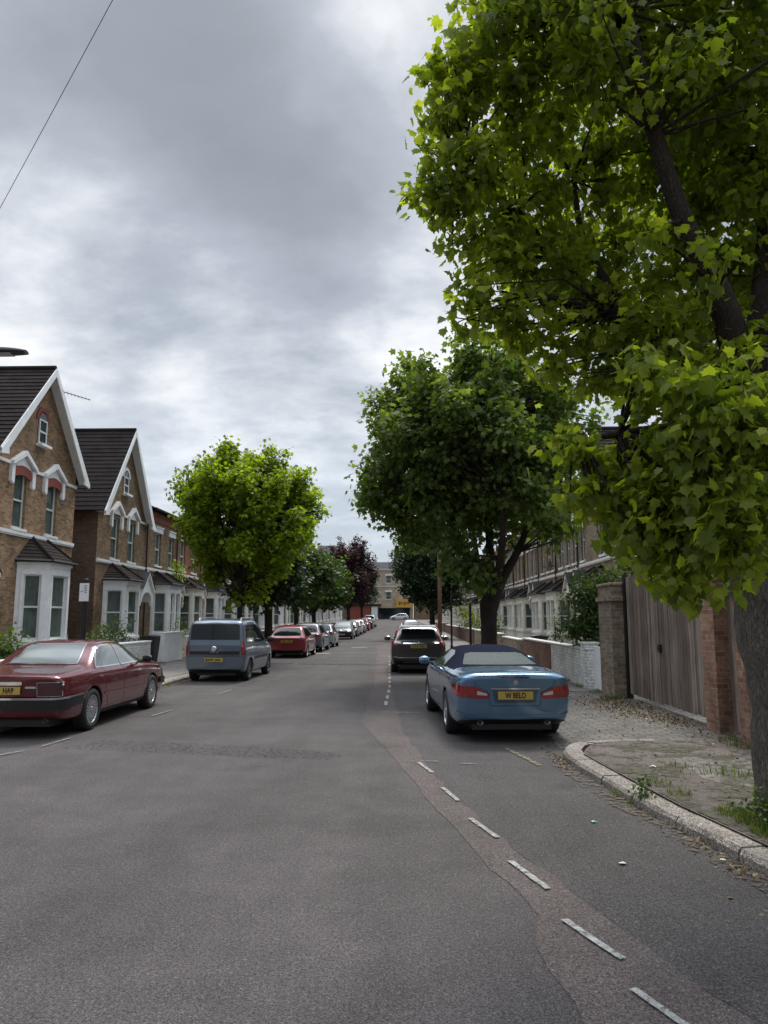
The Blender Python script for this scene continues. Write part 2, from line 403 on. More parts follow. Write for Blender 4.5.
# painted marks: one thing each
def quad_line(p, q, w, mat, label, name='road_marking', grp=None, sd=0):
    d = Vector((q[0]-p[0], q[1]-p[1])).normalized(); n = Vector((-d.y, d.x))*w/2
    P, Q = Vector(p), Vector(q)
    o = sheet(name, wob([tuple(P-n), tuple(Q-n), tuple(Q+n), tuple(P+n), tuple(P-n)], w*.09, sd, .07)[:-1], .016, mat, kind='structure')
    return o
dash = [((.155, 9.35), (.30, 8.75)), ((.38, 8.0), (.50, 7.45)), ((.56, 6.82), (.73, 6.25)), ((.75, 5.68), (.92, 5.12)), ((.92, 4.63), (1.11, 4.13)), ((1.07, 3.82), (1.26, 3.35))]
for i, (p, q) in enumerate(dash):
    quad_line(p, q, .045, M['line'], '', sd=i)
for i, y in enumerate([11.6, 12.9, 14.1, 15.3, 16.5, 17.8, 19.1, 20.4, 21.8, 23.2, 24.6, 26, 28, 30, 32, 34]):
    x = -.40 if 15 < y < 20 else (-.28 if y < 15 else -.42-.022*(y-20))
    if y < 15: continue
    quad_line((x, y), (x-.01, y+.7), .06, M['line'], '', sd=20+i)
quad_line((-.02, 9.42), (.1, 9.42), .03, M['faint'], '', sd=50); quad_line((.16, 9.44), (.40, 9.42), .03, M['faint'], '', sd=51)
quad_line((.65, 9.30), (.85, 9.27), .03, M['faint'], '', sd=52)
quad_line((1.35, 10.35), (1.6, 9.2), .07, M['yline'], '', sd=53); quad_line((-.45, 14.2), (.3, 14.1), .045, M['faint'], '', sd=54)
for i, (p, q) in enumerate([((-5.35, 9.35), (-5.05, 10.0)), ((-4.98, 10.35), (-4.9, 11.1)), ((-4.55, 13.5), (-4.45, 14.4)), ((-4.3, 17.3), (-4.26, 18.4)), ((-4.2, 28.2), (-4.2, 29.3))]):
    quad_line(p, q, .045, M['faint'], '', sd=60+i)
for i, (x, y) in enumerate([(-5.0, 44.5), (-3.2, 44.7), (-4.6, 37.0)]):
    quad_line((x, y), (x+.9, y+.1), .7, M['line'], '', sd=80+i)

# left pavement + kerb
def slab_box(name, x0, x1, y0, y1, h, mat, step=10.):
    mb = MB(); y = y0
    while y < y1-1e-6:
        e = min(y1, y+step)
        a, b = gz(y), gz(e)
        v = [(x0, y, a-.1), (x1, y, a-.1), (x1, e, b-.1), (x0, e, b-.1), (x0, y, a+h), (x1, y, a+h), (x1, e, b+h), (x0, e, b+h)]
        for q in ((4, 5, 6, 7), (0, 1, 5, 4), (2, 3, 7, 6), (1, 2, 6, 5), (3, 0, 4, 7)): mb.face([v[k] for k in q])
        y = e
    return tag(mb.build(name, mat), kind='structure')
slab_box('pavement', -9.1, LK-.3, -30, 154, .115, M['slab'])
def kerb(pts, name, w=.30, h=.10, mat=None, gap=.022, seg=.80):
    """pts = road edge polyline with the pavement on the given side; stones with open joints"""
    mb = MB(); mat = mat or M['granite']
    # resample
    P = [Vector(p) for p in pts]; L = [0]
    for a, b in zip(P, P[1:]): L.append(L[-1]+(b-a).length)
    def at(s):
        s = max(0, min(s, L[-1]))
        for i in range(len(P)-1):
            if s <= L[i+1]: return P[i].lerp(P[i+1], (s-L[i])/(L[i+1]-L[i]))
        return P[-1]
    s = 0; r = random.Random(5)
    while s < L[-1]-.05:
        sl = seg*r.uniform(.9, 1.1); e = min(s+sl, L[-1])
        rows = []
        dz = r.uniform(-.006, .006)
        for k in range(5):
            q = s + (e-s-gap)*k/4
            p = at(q); d = (at(q+.05)-at(q-.05)).normalized(); n = Vector((d.y, -d.x))
            z = gz(p.y)+h+dz; j = r.uniform(-.008, .008)
            rows.append([(p.x+j, p.y, gz(p.y)-.06), (p.x+.004+j, p.y, z-.035), (p.x+n.x*.03, p.y+n.y*.03, z), (p.x+n.x*w, p.y+n.y*w, z+.004), (p.x+n.x*w, p.y+n.y*w, gz(p.y)-.06)])
        for a, b in zip(rows, rows[1:]):
            for i in range(4): mb.face([a[i], b[i], b[i+1], a[i+1]])
        mb.face(rows[0]); mb.face(rows[-1][::-1]); s = e
    o = mb.build(name, mat); b = bmesh.new(); b.from_mesh(o.data); bmesh.ops.remove_doubles(b, verts=b.verts, dist=.0008); b.to_mesh(o.data); b.free()
    return tag(o, kind='structure')
# right near kerb: runs up the street, then turns in at the crossover (pavement on its right)
cr = [(rk(y), y) for y in (-6, -4, 0, 3, 5.5, 6.9, 8.8)] + [(1.95, 9.4), (2.0, 9.85), (2.16, 10.25), (2.45, 10.5), (2.9, 10.62), (3.4, 10.66)]
kerb(cr, 'kerb', w=.23)
kerb([(2.45, 17.2), (2.1, 20), (1.75, 24), (1.75, 40), (1.75, 60), (1.75, 90), (1.75, 120), (1.75, 153)], 'kerb', w=.2)
kerb([(LK, 154), (LK, 120), (LK, 90), (LK, 60), (LK, 40), (LK, 20), (LK, -10)], 'kerb', w=.3)
inner = [(x+.21, y) for x, y in cr[:8]] + [(2.28, 9.75), (2.42, 10.05), (2.65, 10.27), (2.95, 10.38), (3.4, 10.4)]
sheet('pavement', inner + [(4.9, 10.4), (4.9, -6)], .118, M['pave'])
sheet('paving_slabs', wob([(3.15, 9.2), (4.45, 9.6), (4.6, 7.6), (3.55, 7.0), (3.05, 8.0), (3.15, 9.2)], .03, 12)[:-1], .122, M['slab'])
mb = MB(); zs = [(10.38, .112), (17.3, .112)]
for a, b in [(10.38, 11.5), (11.5, 13), (13, 15), (15, 17.3)]:      # sloping crossover of worn setts
    mb.face([(rk(a)+.1, a, .004), (rk(b)+.1, b, .004), (rk(b)+.9, b, .09), (rk(a)+.9, a, .09)])
    mb.face([(rk(a)+.9, a, .09), (rk(b)+.9, b, .09), (5.4, b, .14), (5.4, a, .14)])
def setts_mat():
    m = bpy.data.materials.new('worn_setts'); m.use_nodes = True
    g = NT(m.node_tree); out = g.n('ShaderNodeOutputMaterial'); p = g.n('ShaderNodeBsdfPrincipled'); g.l(p.outputs[0], out.inputs[0])
    p.inputs['Roughness'].default_value = .85
    geo = g.n('ShaderNodeNewGeometry'); b = g.n('ShaderNodeTexBrick'); g.l(geo.outputs['Position'], b.inputs['Vector'])
    b.inputs['Scale'].default_value = 1; b.inputs['Brick Width'].default_value = .24; b.inputs['Row Height'].default_value = .13
    b.inputs['Mortar Size'].default_value = .012; b.inputs['Mortar Smooth'].default_value = .6
    b.inputs['Color1'].default_value = (.135, .122, .108, 1); b.inputs['Color2'].default_value = (.095, .088, .08, 1); b.inputs['Mortar'].default_value = (.045, .04, .034, 1)
    n1 = g.noise(geo.outputs['Position'], 3, 5, .7)
    g.l(g.mix(1, b.outputs[0], g.ramp(n1, [(.3, .65), (.7, 1.35)]), 'MULTIPLY'), p.inputs['Base Color'])
    bp = g.n('ShaderNodeBump'); bp.inputs['Strength'].default_value = .8; bp.inputs['Distance'].default_value = .015; bp.invert = True
    g.l(b.outputs['Fac'], bp.inputs['Height']); g.l(bp.outputs[0], p.inputs['Normal'])
    return m
M['dirt'] = pmat('gutter_dirt', (.12, .095, .072), .95, noise=.6, nscale=20); chipped(M['dirt'], .53, 9)
sheet('gutter_dirt', wob([(rk(v)-.20, v) for v in (9.8, 8.8, 8, 7, 6, 5, 4, 3)], .05, 31, .1) + [(rk(v)+.01, v) for v in (3, 4, 5, 5.5, 6, 6.9, 7.5, 8.8, 9.8)], .012, M['dirt'])
sheet('gutter_dirt', wob([(LK+.22, v) for v in (10, 20, 30, 50)], .05, 32, .2) + [(LK-.01, v) for v in (50, 10)], .012, M['dirt'])
M['moss'] = pmat('pavement_dirt', (.075, .07, .045), .95, noise=.5, nscale=14); chipped(M['moss'], .53, 2.2)
sheet('pavement_dirt', [(x+.02, y) for x, y in inner] + [(4.4, 10.4), (4.4, 2)], .126, M['moss'])
M['setts'] = setts_mat()
tag(mb.build('cobbled_crossover', M['setts']), kind='structure')
sheet('pavement', [(2.4, 17.2), (2.05, 20), (1.9, 24), (1.9, 153), (4.4, 153), (4.4, 17.2)], .112, M['slab'])
sheet('yard_ground', [(4.9, -6), (30, -6), (30, 17), (4.9, 17)], .12, M['earth'])
sheet('garden_ground', [(4.35, 17), (4.35, 152), (9, 152), (9, 17)], .10, M['earth'])
sheet('garden_ground', [(-9, -10), (-9, 152), (-13, 152), (-13, -10)], .10, M['earth'])

# ------------------------------------------------------------------ houses
def wall_grid(mb, x0, x1, z0, z1, holes, y=0., rev=.13, mi=0):
    xs = sorted({x0, x1, *[h[0] for h in holes], *[h[1] for h in holes]}); zs = sorted({z0, z1, *[h[2] for h in holes], *[h[3] for h in holes]})
    for a, b in zip(xs, xs[1:]):
        for c, d in zip(zs, zs[1:]):
            mx, mz = (a+b)/2, (c+d)/2
            if any(h[0] < mx < h[1] and h[2] < mz < h[3] for h in holes): continue
            mb.face([(a, y, c), (b, y, c), (b, y, d), (a, y, d)], mi)
    for h in holes:
        a, b, c, d = h[:4]
        mb.face([(a, y, c), (a, y+rev, c), (a, y+rev, d), (a, y, d)], mi); mb.face([(b, y, c), (b, y, d), (b, y+rev, d), (b, y+rev, c)], mi)
        mb.face([(a, y, d), (a, y+rev, d), (b, y+rev, d), (b, y, d)], mi); mb.face([(a, y, c), (b, y, c), (b, y+rev, c), (a, y+rev, c)], mi)

def window(par, x0, x1, z0, z1, y=.10, T=None, curtain=True, sill=True, sash=True, frame='upvc', name='window', bars=0, arch=False):
    """T maps local (x, y, z) for a window set in a turned face"""
    T = T or (lambda p: p)
    def put(mb): mb.v = [T(p) for p in mb.v]; return mb
    f = MB(); t = .055
    f.box(x0, x0+t, y-.03, y+.03, z0, z1); f.box(x1-t, x1, y-.03, y+.03, z0, z1)
    f.box(x0+t, x1-t, y-.03, y+.03, z0, z0+t*1.2); f.box(x0+t, x1-t, y-.03, y+.03, z1-t, z1)
    if sash: zm = z0+(z1-z0)*.5; f.box(x0+t, x1-t, y-.035, y+.02, zm-.03, zm+.03)
    for k in range(bars):
        xx = x0+(x1-x0)*(k+1)/(bars+1); f.box(xx-.012, xx+.012, y-.02, y+.015, z0+t, z1-t)
    w = put(f).build(name, M[frame], par)
    g = MB(); g.box(x0+t, x1-t, y, y+.006, z0+t, z1-t); put(g).build('pane', M['glass'], w)
    if curtain:
        c = MB(); n = max(6, int((x1-x0)/.05)); zz = (z0+.03, z1-.03); yy0 = y+.025
        for k in range(n):
            a, b = x0+(x1-x0)*k/n, x0+(x1-x0)*(k+1)/n
            if curtain == 'open' and .3 < (k+.5)/n < .7: continue
            c.face([(a, yy0+.022*(k % 2), zz[0]), (b, yy0+.022*((k+1) % 2), zz[0]), (b, yy0+.022*((k+1) % 2), zz[1]), (a, yy0+.022*(k % 2), zz[1])])
        put(c).build('curtain', M['curtain'], w)
    if sill:
        s_ = MB(); s_.box(x0-.07, x1+.07, y-.2, y+.02, z0-.09, z0-.002); put(s_).build('sill', M['white'], w)
    return w

def hood(par, xc, w, z, peak, mat='white', arch=None):
    """pedimented window hood on brackets with an arched head of painted brick under it"""
    mb = MB(); h = w/2
    mb.prism([(xc-h, z), (xc-h, z-.10), (xc, z-.10+peak), (xc+h, z-.10), (xc+h, z), (xc+h, z+.02), (xc, z+peak+.06), (xc-h, z+.02)], -.16, .0)
    for sx in (-1, 1): mb.prism([(xc+sx*h*.98, z-.08), (xc+sx*h*.74, z-.08), (xc+sx*h*.74, z-.62), (xc+sx*h*.80, z-.70), (xc+sx*h*.98, z-.62)], -.10, .0)
    mb.prism([(xc-h*.74, z-.08), (xc+h*.74, z-.08), (xc, z+peak-.13)], -.05, 0)
    o = mb.build('window_hood', M[mat], par)
    if arch:
        a = MB(); n = 8; pts = []
        for k in range(n+1):
            t = k/n; pts.append((xc-h*.72+2*h*.72*t, z-.16+.14*math.sin(math.pi*t)))
        pts += [(xc+h*.72, z-.42)] + [(xc+h*.60-(2*h*.60)*k/n, z-.42+.10*math.sin(math.pi*k/n)) for k in range(n+1)] + [(xc-h*.72, z-.42)]
        a.prism(pts, -.07, -.051); a.build('brick_arch', M[arch], o)
    return o

def round_hood(par, xc, w, z, mat):
    mb = MB(); n = 10; o_, i_ = w/2+.14, w/2
    pts = [(xc+o_*math.cos(math.pi*k/n), z+o_*math.sin(math.pi*k/n)) for k in range(n+1)] + [(xc+i_*math.cos(math.pi*k/n), z+i_*math.sin(math.pi*k/n)) for k in range(n, -1, -1)]
    mb.prism(pts, -.05, .0); return mb.build('window_hood', M[mat], par)

def bay(par, xa, xb, fa, fb, depth, z0, z1, apex, mat='white', fm='upvc', detail=True, curtain=True, arched=True, shutters=False):
    """ground-floor bay: wall ends xa, xb; front from fa to fb standing out by depth"""
    P = [(xa, 0.), (fa, -depth), (fb, -depth), (xb, 0.)]
    zb, zt = z0+.95, z1-.42
    b = MB(); faces = []
    root = None
    wins = []
    for (ax, ay), (bx, by) in zip(P, P[1:]):
        L = math.hypot(bx-ax, by-ay); ux, uy = (bx-ax)/L, (by-ay)/L; nx, ny = -uy, ux   # inward
        if ny < 0 and abs(ny) > .01: nx, ny = -nx, -ny
        if abs(ny) <= .01:                                    # square return: inward is towards the bay's middle
            mid = (xa+xb)/2; nx = 1. if mid > ax else -1.; ny = 0.
        T = (lambda ax, ay, ux, uy, nx, ny: (lambda p: (ax+ux*p[0]+nx*p[1], ay+uy*p[0]+ny*p[1], p[2])))(ax, ay, ux, uy, nx, ny)
        m = .22 if L > .9 else .15
        n = 2 if L > 1.9 else 1
        hs = []; ww = (L-m*(n+1))/n
        for k in range(n):
            h0 = m+k*(ww+m); hs.append((h0, h0+ww, zb, zt))
        t = MB(); wall_grid(t, 0, L, z0-.1, z1, hs, rev=.14)
        # raised surround and a cambered head
        for h in hs:
            t.box(h[0]-.09, h[0]-.002, -.035, -.001, zb-.04, zt+.02); t.box(h[1]+.002, h[1]+.09, -.035, -.001, zb-.04, zt+.02)
            q = (h[0]+h[1])/2; t.prism([(h[0]-.10, zt+.02), (h[0]-.02, zt+.14), (q, zt+.20), (h[1]+.02, zt+.14), (h[1]+.10, zt+.02), (h[1], zt-.02), (q, zt+.001), (h[0], zt-.02)], -.05, -.001)
            if arched:
                c = .14
                t.prism([(h[0]+.002, zt-.003), (h[0]+.002, zt-c), (h[0]+c*.4, zt-c*.35), (h[0]+c*1.4, zt-.003)], .03, .075)
                t.prism([(h[1]-.002, zt-.003), (h[1]-.002, zt-c), (h[1]-c*.4, zt-c*.35), (h[1]-c*1.4, zt-.003)], .03, .075)
        t.box(-.02, L+.02, -.06, -.001, z1-.12, z1-.002); t.box(0, L, -.04, -.001, z0-.1, z0+.22); t.box(-.01, L+.01, -.05, -.001, zb-.16, zb-.05)
        i = len(b.v); b.v += [T(p) for p in t.v]; b.f += [tuple(i+k for k in q) for q in t.f]; b.m += t.m
        wins += [(h, T) for h in hs]
    root = b.build('bay', M[mat], par)
    for h, T in wins:
        window(root, h[0], h[1], h[2], h[3], .10, T, curtain, False, True, fm)
        if shutters:
            s_ = MB()
            for k in range(22): s_.box(h[0]+.06, h[1]-.06, .125, .15, h[2]+.06+k*(h[3]-h[2]-.1)/22, h[2]+.06+(k+.62)*(h[3]-h[2]-.1)/22)
            s_.v = [T(p) for p in s_.v]; s_.build('blind', M['white'], root)
    # hipped roof, tiles in courses
    r = MB(); e = .16; Q = [(xa-e, .0), (fa-e*.7, -depth-e), (fb+e*.7, -depth-e), (xb+e, .0)]
    a0, a1 = (fa+(xb-xa)*.10, 0., apex), (fb-(xb-xa)*.10, 0., apex)
    def course(A, B, A1, B1, n=7):
        for k in range(n):
            s0, s1 = k/n, (k+1)/n
            l = lambda p, q, s: tuple(p[i]+(q[i]-p[i])*s for i in range(3))
            c0, c1, c2, c3 = l(A, A1, s0), l(B, B1, s0), l(B, B1, s1), l(A, A1, s1)
            up = lambda p, d: (p[0], p[1], p[2]+d)
            r.face([up(c0, .028), up(c1, .028), c2, c3]); r.face([c0, c1, up(c1, .028), up(c0, .028)])
    q3 = [(*p, z1) for p in Q]
    course(q3[1], q3[2], a0, a1); course(q3[0], q3[1], a0, a0); course(q3[2], q3[3], a1, a1)
    r.face([q3[0], q3[1], q3[2], q3[3]])
    for p, q in ((q3[1], a0), (q3[2], a1)): r.tube([(p[0], p[1], p[2]+.03), (q[0], q[1]-.03, q[2]+.03)], .05, 6)
    rr = r.build('bay_roof', M['roof'], root, fix=False)
    g = MB(); g.tube([(p[0], p[1]-.0, p[2]-.0) for p in q3], .05, 6); g.build('gutter', M['blackmetal'], root)
    return root

def tiled_slope(r, A, B, B1, A1, n, th=.035):
    """slope from eave A-B up to ridge A1-B1 in n lapped courses"""
    l = lambda p, q, s: Vector(p).lerp(Vector(q), s)
    for k in range(n):
        s0, s1 = k/n, (k+1)/n
        c0, c1, c2, c3 = l(A, A1, s0), l(B, B1, s0), l(B, B1, s1), l(A, A1, s1)
        nrm = (c1-c0).cross(c3-c0).normalized()
        if nrm.z < 0: nrm = -nrm
        r.face([c0+nrm*th, c1+nrm*th, c2, c3]); r.face([c0, c1, c1+nrm*th, c0+nrm*th])
        r.face([c0, c0+nrm*th, c3]); r.face([c1, c1+nrm*th, c2])

def chimney(par, x, y, z, pots=4, h=1.3, w=1.0):
    mb = MB(); mb.box(x-.28, x+.28, y-w/2, y+w/2, z-1.8, z+h); mb.box(x-.33, x+.33, y-w/2-.05, y+w/2+.05, z+h+.002, z+h+.10); mb.box(x-.31, x+.31, y-w/2-.03, y+w/2+.03, z+h-.3, z+h-.2)
    c = mb.build('chimney', M['brick2'], par)
    for k in range(pots):
        p = MB(); yy = y-w/2+w*(k+.5)/pots; p.lathe([(.09, 0), (.10, .05), (.085, .08), (.075, .34), (.095, .36), (.095, .42), (.06, .42), (.05, .1)], (x, yy, z+h+.10), 'z', 10)
        p.build('chimney_pot', M['pot'], c)
    return c

def porch(par, x0, x1, z, mat='white', peak=.75, depth=.55):
    mb = MB(); xc = (x0+x1)/2
    for s_, a in ((-1, x0), (1, x1)):
        mb.prism([(a, z-.05), (a-s_*.0, z+.06), (xc, z+peak+.12), (xc, z+peak-.02), ], -depth, 0)
    mb.prism([(x0+.14, z-.0), (x1-.14, z-.0), (xc, z+peak-.10)], -depth+.10, -depth+.16)
    n = 10; rr = (x1-x0)/2-.16                                   # scalloped arch under the gable
    pts = [(x0+.10, z)] + [(xc-rr*math.cos(math.pi*k/n), z-.42+.36*math.sin(math.pi*k/n)) for k in range(n+1)] + [(x1-.10, z)]
    mb.prism(pts, -depth+.09, -depth+.15)
    for a in (x0+.08, x1-.08): mb.box(a-.06, a+.06, -depth+.10, 0, z-.5, z-.02); mb.prism([(a-.06, z-.5), (a+.06, z-.5), (a, z-.68)], -depth+.12, -depth+.22)
    # finial
    mb.tube([(xc, -depth+.1, z+peak), (xc, -depth+.1, z+peak+.3)], [.05, .015], 6)
    p = mb.build('porch', M[mat], par)
    r = MB(); r.face([(x0-.05, -depth-.03, z+.06), (x0-.05, 0, z+.06), (xc, 0, z+peak+.15), (xc, -depth-.03, z+peak+.15)]); r.face([(x1+.05, -depth-.03, z+.06), (x1+.05, 0, z+.06), (xc, 0, z+peak+.15), (xc, -depth-.03, z+peak+.15)])
    r.build('porch_roof', M['slate'], p)
    return p

def door(par, x0, x1, z0, z1, mat='door'):
    mb = MB(); mb.box(x0, x1, .22, .27, z0, z1)
    for zz in ((z0+.15, z0+.85), (z0+1.0, z1-.15)):
        for a, b in ((x0+.10, (x0+x1)/2-.05), ((x0+x1)/2+.05, x1-.10)): mb.box(a, b, .205, .219, zz[0], zz[1])
    d = mb.build('door', M[mat], par)
    k = MB(); k.lathe([(0, -.05), (.03, -.04), (.03, -.01), (.012, 0), (.012, .03)], (x1-.12, .19, z0+1.05), 'y', 10); k.build('door_knob', M['chrome'], d)
    f = MB(); f.box(x0-.08, x0-.002, .16, .28, z0, z1+.08); f.box(x1+.002, x1+.08, .16, .28, z0, z1+.08); f.box(x0, x1, .16, .28, z1+.002, z1+.08); f.build('door_frame', M['white'], d)
    s_ = MB(); s_.box(x0-.2, x1+.2, -.35, .1, z0-.15, z0-.02); s_.build('doorstep', M['stone'], d)

def house(name, loc, rz, w, style, label, cat='house', group=None, brick='brick', trim='white', bayp=None, gx=None, apexz=10.1, eave=6.9, upper=(), doorx=None, str_z=4.45,
          detail=True, depth=8., atticz=(7.5, 8.55), chim=None, hoodw=1.25, arch=None, side_brick='brick_side', roundhood=True, baymat=None, uz=(4.55, 6.35), cur=True, corbel=None, shut=False, bayz=None, baydepth=.8, barge='white'):
    h = empty(name, loc, rz, label, cat, group)
    z0 = .12; gx = gx or (0, w); ga, gb = gx; gm = (ga+gb)/2
    holes = [(a, b, uz[0], uz[1]) for a, b in upper]
    top = eave
    if doorx: holes.append((doorx[0], doorx[1], z0+.18, z0+2.5))
    wl = MB(); wall_grid(wl, 0, w, -.2, top, holes, rev=.28)
    if style == 'gable':
        wl.face([(ga, 0, top), (gb, 0, top), (gm, 0, apexz-.12)])
        wl.face([(ga, depth, top), (gb, depth, top), (gm, depth, apexz-.12)])
    wl.face([(0, depth, -.2), (w, depth, -.2), (w, depth, top), (0, depth, top)])
    wl.face([(0, .0, top-.01), (w, .0, top-.01), (w, depth, top-.01), (0, depth, top-.01)])
    wall = wl.build('wall', M[brick], h)
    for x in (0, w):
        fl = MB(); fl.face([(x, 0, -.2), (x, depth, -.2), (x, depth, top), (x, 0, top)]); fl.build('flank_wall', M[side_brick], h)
    if doorx:
        door(h, doorx[0]+.08, doorx[1]-.08, z0+.18, z0+2.2)
        porch(h, doorx[0]-.3, doorx[1]+.3, z0+2.85, trim)
    for i, (a, b) in enumerate(upper):
        window(h, a, b, uz[0], uz[1], .12, None, cur, True, True, 'upvc')
        if style == 'gable': hood(h, (a+b)/2, hoodw, uz[1]+.22, .42, trim, arch)
        else:
            l_ = MB(); l_.box(a-.14, b+.14, -.05, 0-.001, uz[1]+.002, uz[1]+.24); l_.box(a-.18, b+.18, -.09, -.001, uz[1]+.242, uz[1]+.31); l_.build('lintel', M[trim], h)
    s_ = MB(); s_.box(0, w, -.07, -.001, str_z-.10, str_z); s_.box(0, w, -.045, -.001, str_z-.15, str_z-.102)
    s_.build('string_course', M[trim], h)
    if style == 'gable':
        zz = uz[1]+.22; xs = [0]
        for a, b in upper: xs += [(a+b)/2-hoodw/2-.01, (a+b)/2+hoodw/2+.01]
        xs.append(w)
        for a, b in zip(xs[::2], xs[1::2]):
            s2 = MB(); s2.box(a, b, -.06, -.001, zz-.10, zz); s2.build('string_course', M[trim], h)
    if bayp:
        xa, xb, fa, fb = bayp; bz = bayz or (3.55, 4.35)
        bay(h, xa, xb, fa, fb, baydepth, z0, bz[0], bz[1], baymat or trim, shutters=shut)
    if style == 'gable':
        # attic light
        az0, az1 = atticz; aw = .27
        window(h, gm-aw, gm+aw, az0, az1, -.03, None, False, True, True, 'upvc')
        cb = MB(); cb.box(gm-aw, gm+aw, -.001, -.02, az0, az1); cb.build('attic_dark_panel', M['dark'], h)  # no opening here; black panel puts the unlit room into the colour
        round_hood(h, gm, .62, az1-.02, trim if roundhood else 'redtrim')
        if 1:
            t_ = MB(); n = 8
            t_.prism([(gm+aw*math.cos(math.pi*k/n), az1-.01+aw*.9*math.sin(math.pi*k/n)) for k in range(n+1)], -.045, -.002); t_.build('fanlight', M['carglass'], h)
        ov, e = .35, .28
        sl = (apexz-top)/(gm-ga); ea, eb = ga-e, gb+e; ze = top-sl*e
        r = MB()
        for x in (ea, eb): tiled_slope(r, (x, -ov, ze), (x, depth+.1, ze), (gm, depth+.1, apexz), (gm, -ov, apexz), 20, .026)
        r.face([(ea, -ov+.02, ze-.04), (ea, depth, ze-.04), (gm, depth, apexz-.04), (gm, -ov+.02, apexz-.04)]); r.face([(eb, -ov+.02, ze-.04), (eb, depth, ze-.04), (gm, depth, apexz-.04), (gm, -ov+.02, apexz-.04)])
        r.tube([(gm, -ov, apexz+.03), (gm, depth+.1, apexz+.03)], .085, 8)
        roof = r.build('roof', M['roof'], h, fix=False)
        bb = MB(); bw = .22
        for sx, x in ((-1, ea), (1, eb)):
            bb.prism([(x-sx*(-.0), ze-bw*.55), (x, ze+.0), (gm, apexz+.0), (gm, apexz-bw*1.25), (x-sx*.30, ze-bw*.55+sl*.02)], -ov-.05, -ov-.01)
            bb.prism([(x, ze-bw*.9), (x, ze-.04), (x-sx*.34, ze-.04+sl*.30), (x-sx*.42, ze-bw*.6)], -ov-.07, -ov+.0)
            bb.face([(x, -ov, ze-.05), (x, 0, ze-.05), (gm, 0, apexz-.05), (gm, -ov, apexz-.05)])
        bb.build('bargeboard', M[barge], roof, fix=False)
        for a, b in ((0, ga-e), (gb+e, w)):
            if b-a > .3:
                r = MB(); tiled_slope(r, (a, -.3, top-.02), (b, -.3, top-.02), (b, 3.5, top+2.4), (a, 3.5, top+2.4), 10); r.build('lower_roof', M['roof'], h, fix=False)
    else:
        if corbel:
            cb = MB(); cb.box(0, w, -.05, -.001, top-.55, top-.28); cb.box(0, w, -.10, -.001, top-.278, top-.1); cb.build('corbel', M[corbel], h)
        r = MB(); rg = top+1.9; rd = 4.2
        tiled_slope(r, (0, -.35, top-.05), (w, -.35, top-.05), (w, rd, rg), (0, rd, rg), 13)
        tiled_slope(r, (0, depth+.3, top-.05), (w, depth+.3, top-.05), (w, rd, rg), (0, rd, rg), 4)
        for x in (0., w): r.face([(x, 0, top-.02), (x, depth, top-.02), (x, rd, rg)])
        r.tube([(0, rd, rg+.03), (w, rd, rg+.03)], .09, 8)
        roof = r.build('roof', M['roof'], h, fix=False)
        pw = MB(); pw.prism([(-.35, top+.02), (rd, rg+.14), (depth, top+.1), (depth, top-.1), (rd, rg-.1), (-.35, top-.15)], w-.1, w+.1, 'x'); pw.build('party_wall_coping', M['stone'], roof)
        gt = MB(); gt.tube([(0, -.40, top-.04), (w, -.40, top-.04)], .06, 6); gt.build('gutter', M['blackmetal'], h)
    if chim: chimney(h, chim[0], chim[1], chim[2])
    if style == 'gable' and arch: return h
    dp = MB(); dx = w-.12; dp.tube([(dx, -.08, .1), (dx, -.08, eave-.2)], .04, 6); dp.build('downpipe', M['blackmetal'], h)
    return h

XL = -12.2
# left side: local x runs up the street, facade faces the road
def L(y): return (XL, y, gz(y))
h1 = house('brick_house', (XL, 20.9, 0), R(90), 5.8, 'gable', 'nearest full gabled brick house on the left with red arches under its white window hoods', arch='redtrim',
    apexz=10.15, eave=7.05, gx=(.25, 5.8), upper=((1.55, 2.3), (3.68, 4.42)), bayp=(2.05, 4.75, 2.55, 4.05), atticz=(7.5, 8.35), hoodw=1.5, roundhood=False, barge='white')
h0 = house('brick_house', (XL, 13.6, 0), R(90), 7.3, 'gable', 'brown brick house at the left frame edge, only its small white gabled porch showing', apexz=10.15, eave=7.05, gx=(.2, 5.6),
    upper=((1.3, 2.1), (3.5, 4.3)), bayp=(.6, 4.2, 1.2, 3.6), doorx=(5.9, 7.15), arch='redtrim', atticz=(7.5, 8.35), hoodw=1.5)
h2 = house('brick_house', (XL, 28.85, 0), R(90), 5.6, 'gable', 'second gabled brick house on the left, with plain white hoods and a shuttered bay', brick='brick2',
    apexz=9.95, eave=6.35, gx=(0, 5.35), upper=((1.4, 2.2), (3.25, 4.1)), bayp=(.85, 3.3, 1.25, 2.85), doorx=(4.25, 5.2), uz=(4.2, 5.95), str_z=4.1, atticz=(7.1, 7.85), bayz=(3.3, 3.98), shut=True, hoodw=1.3)
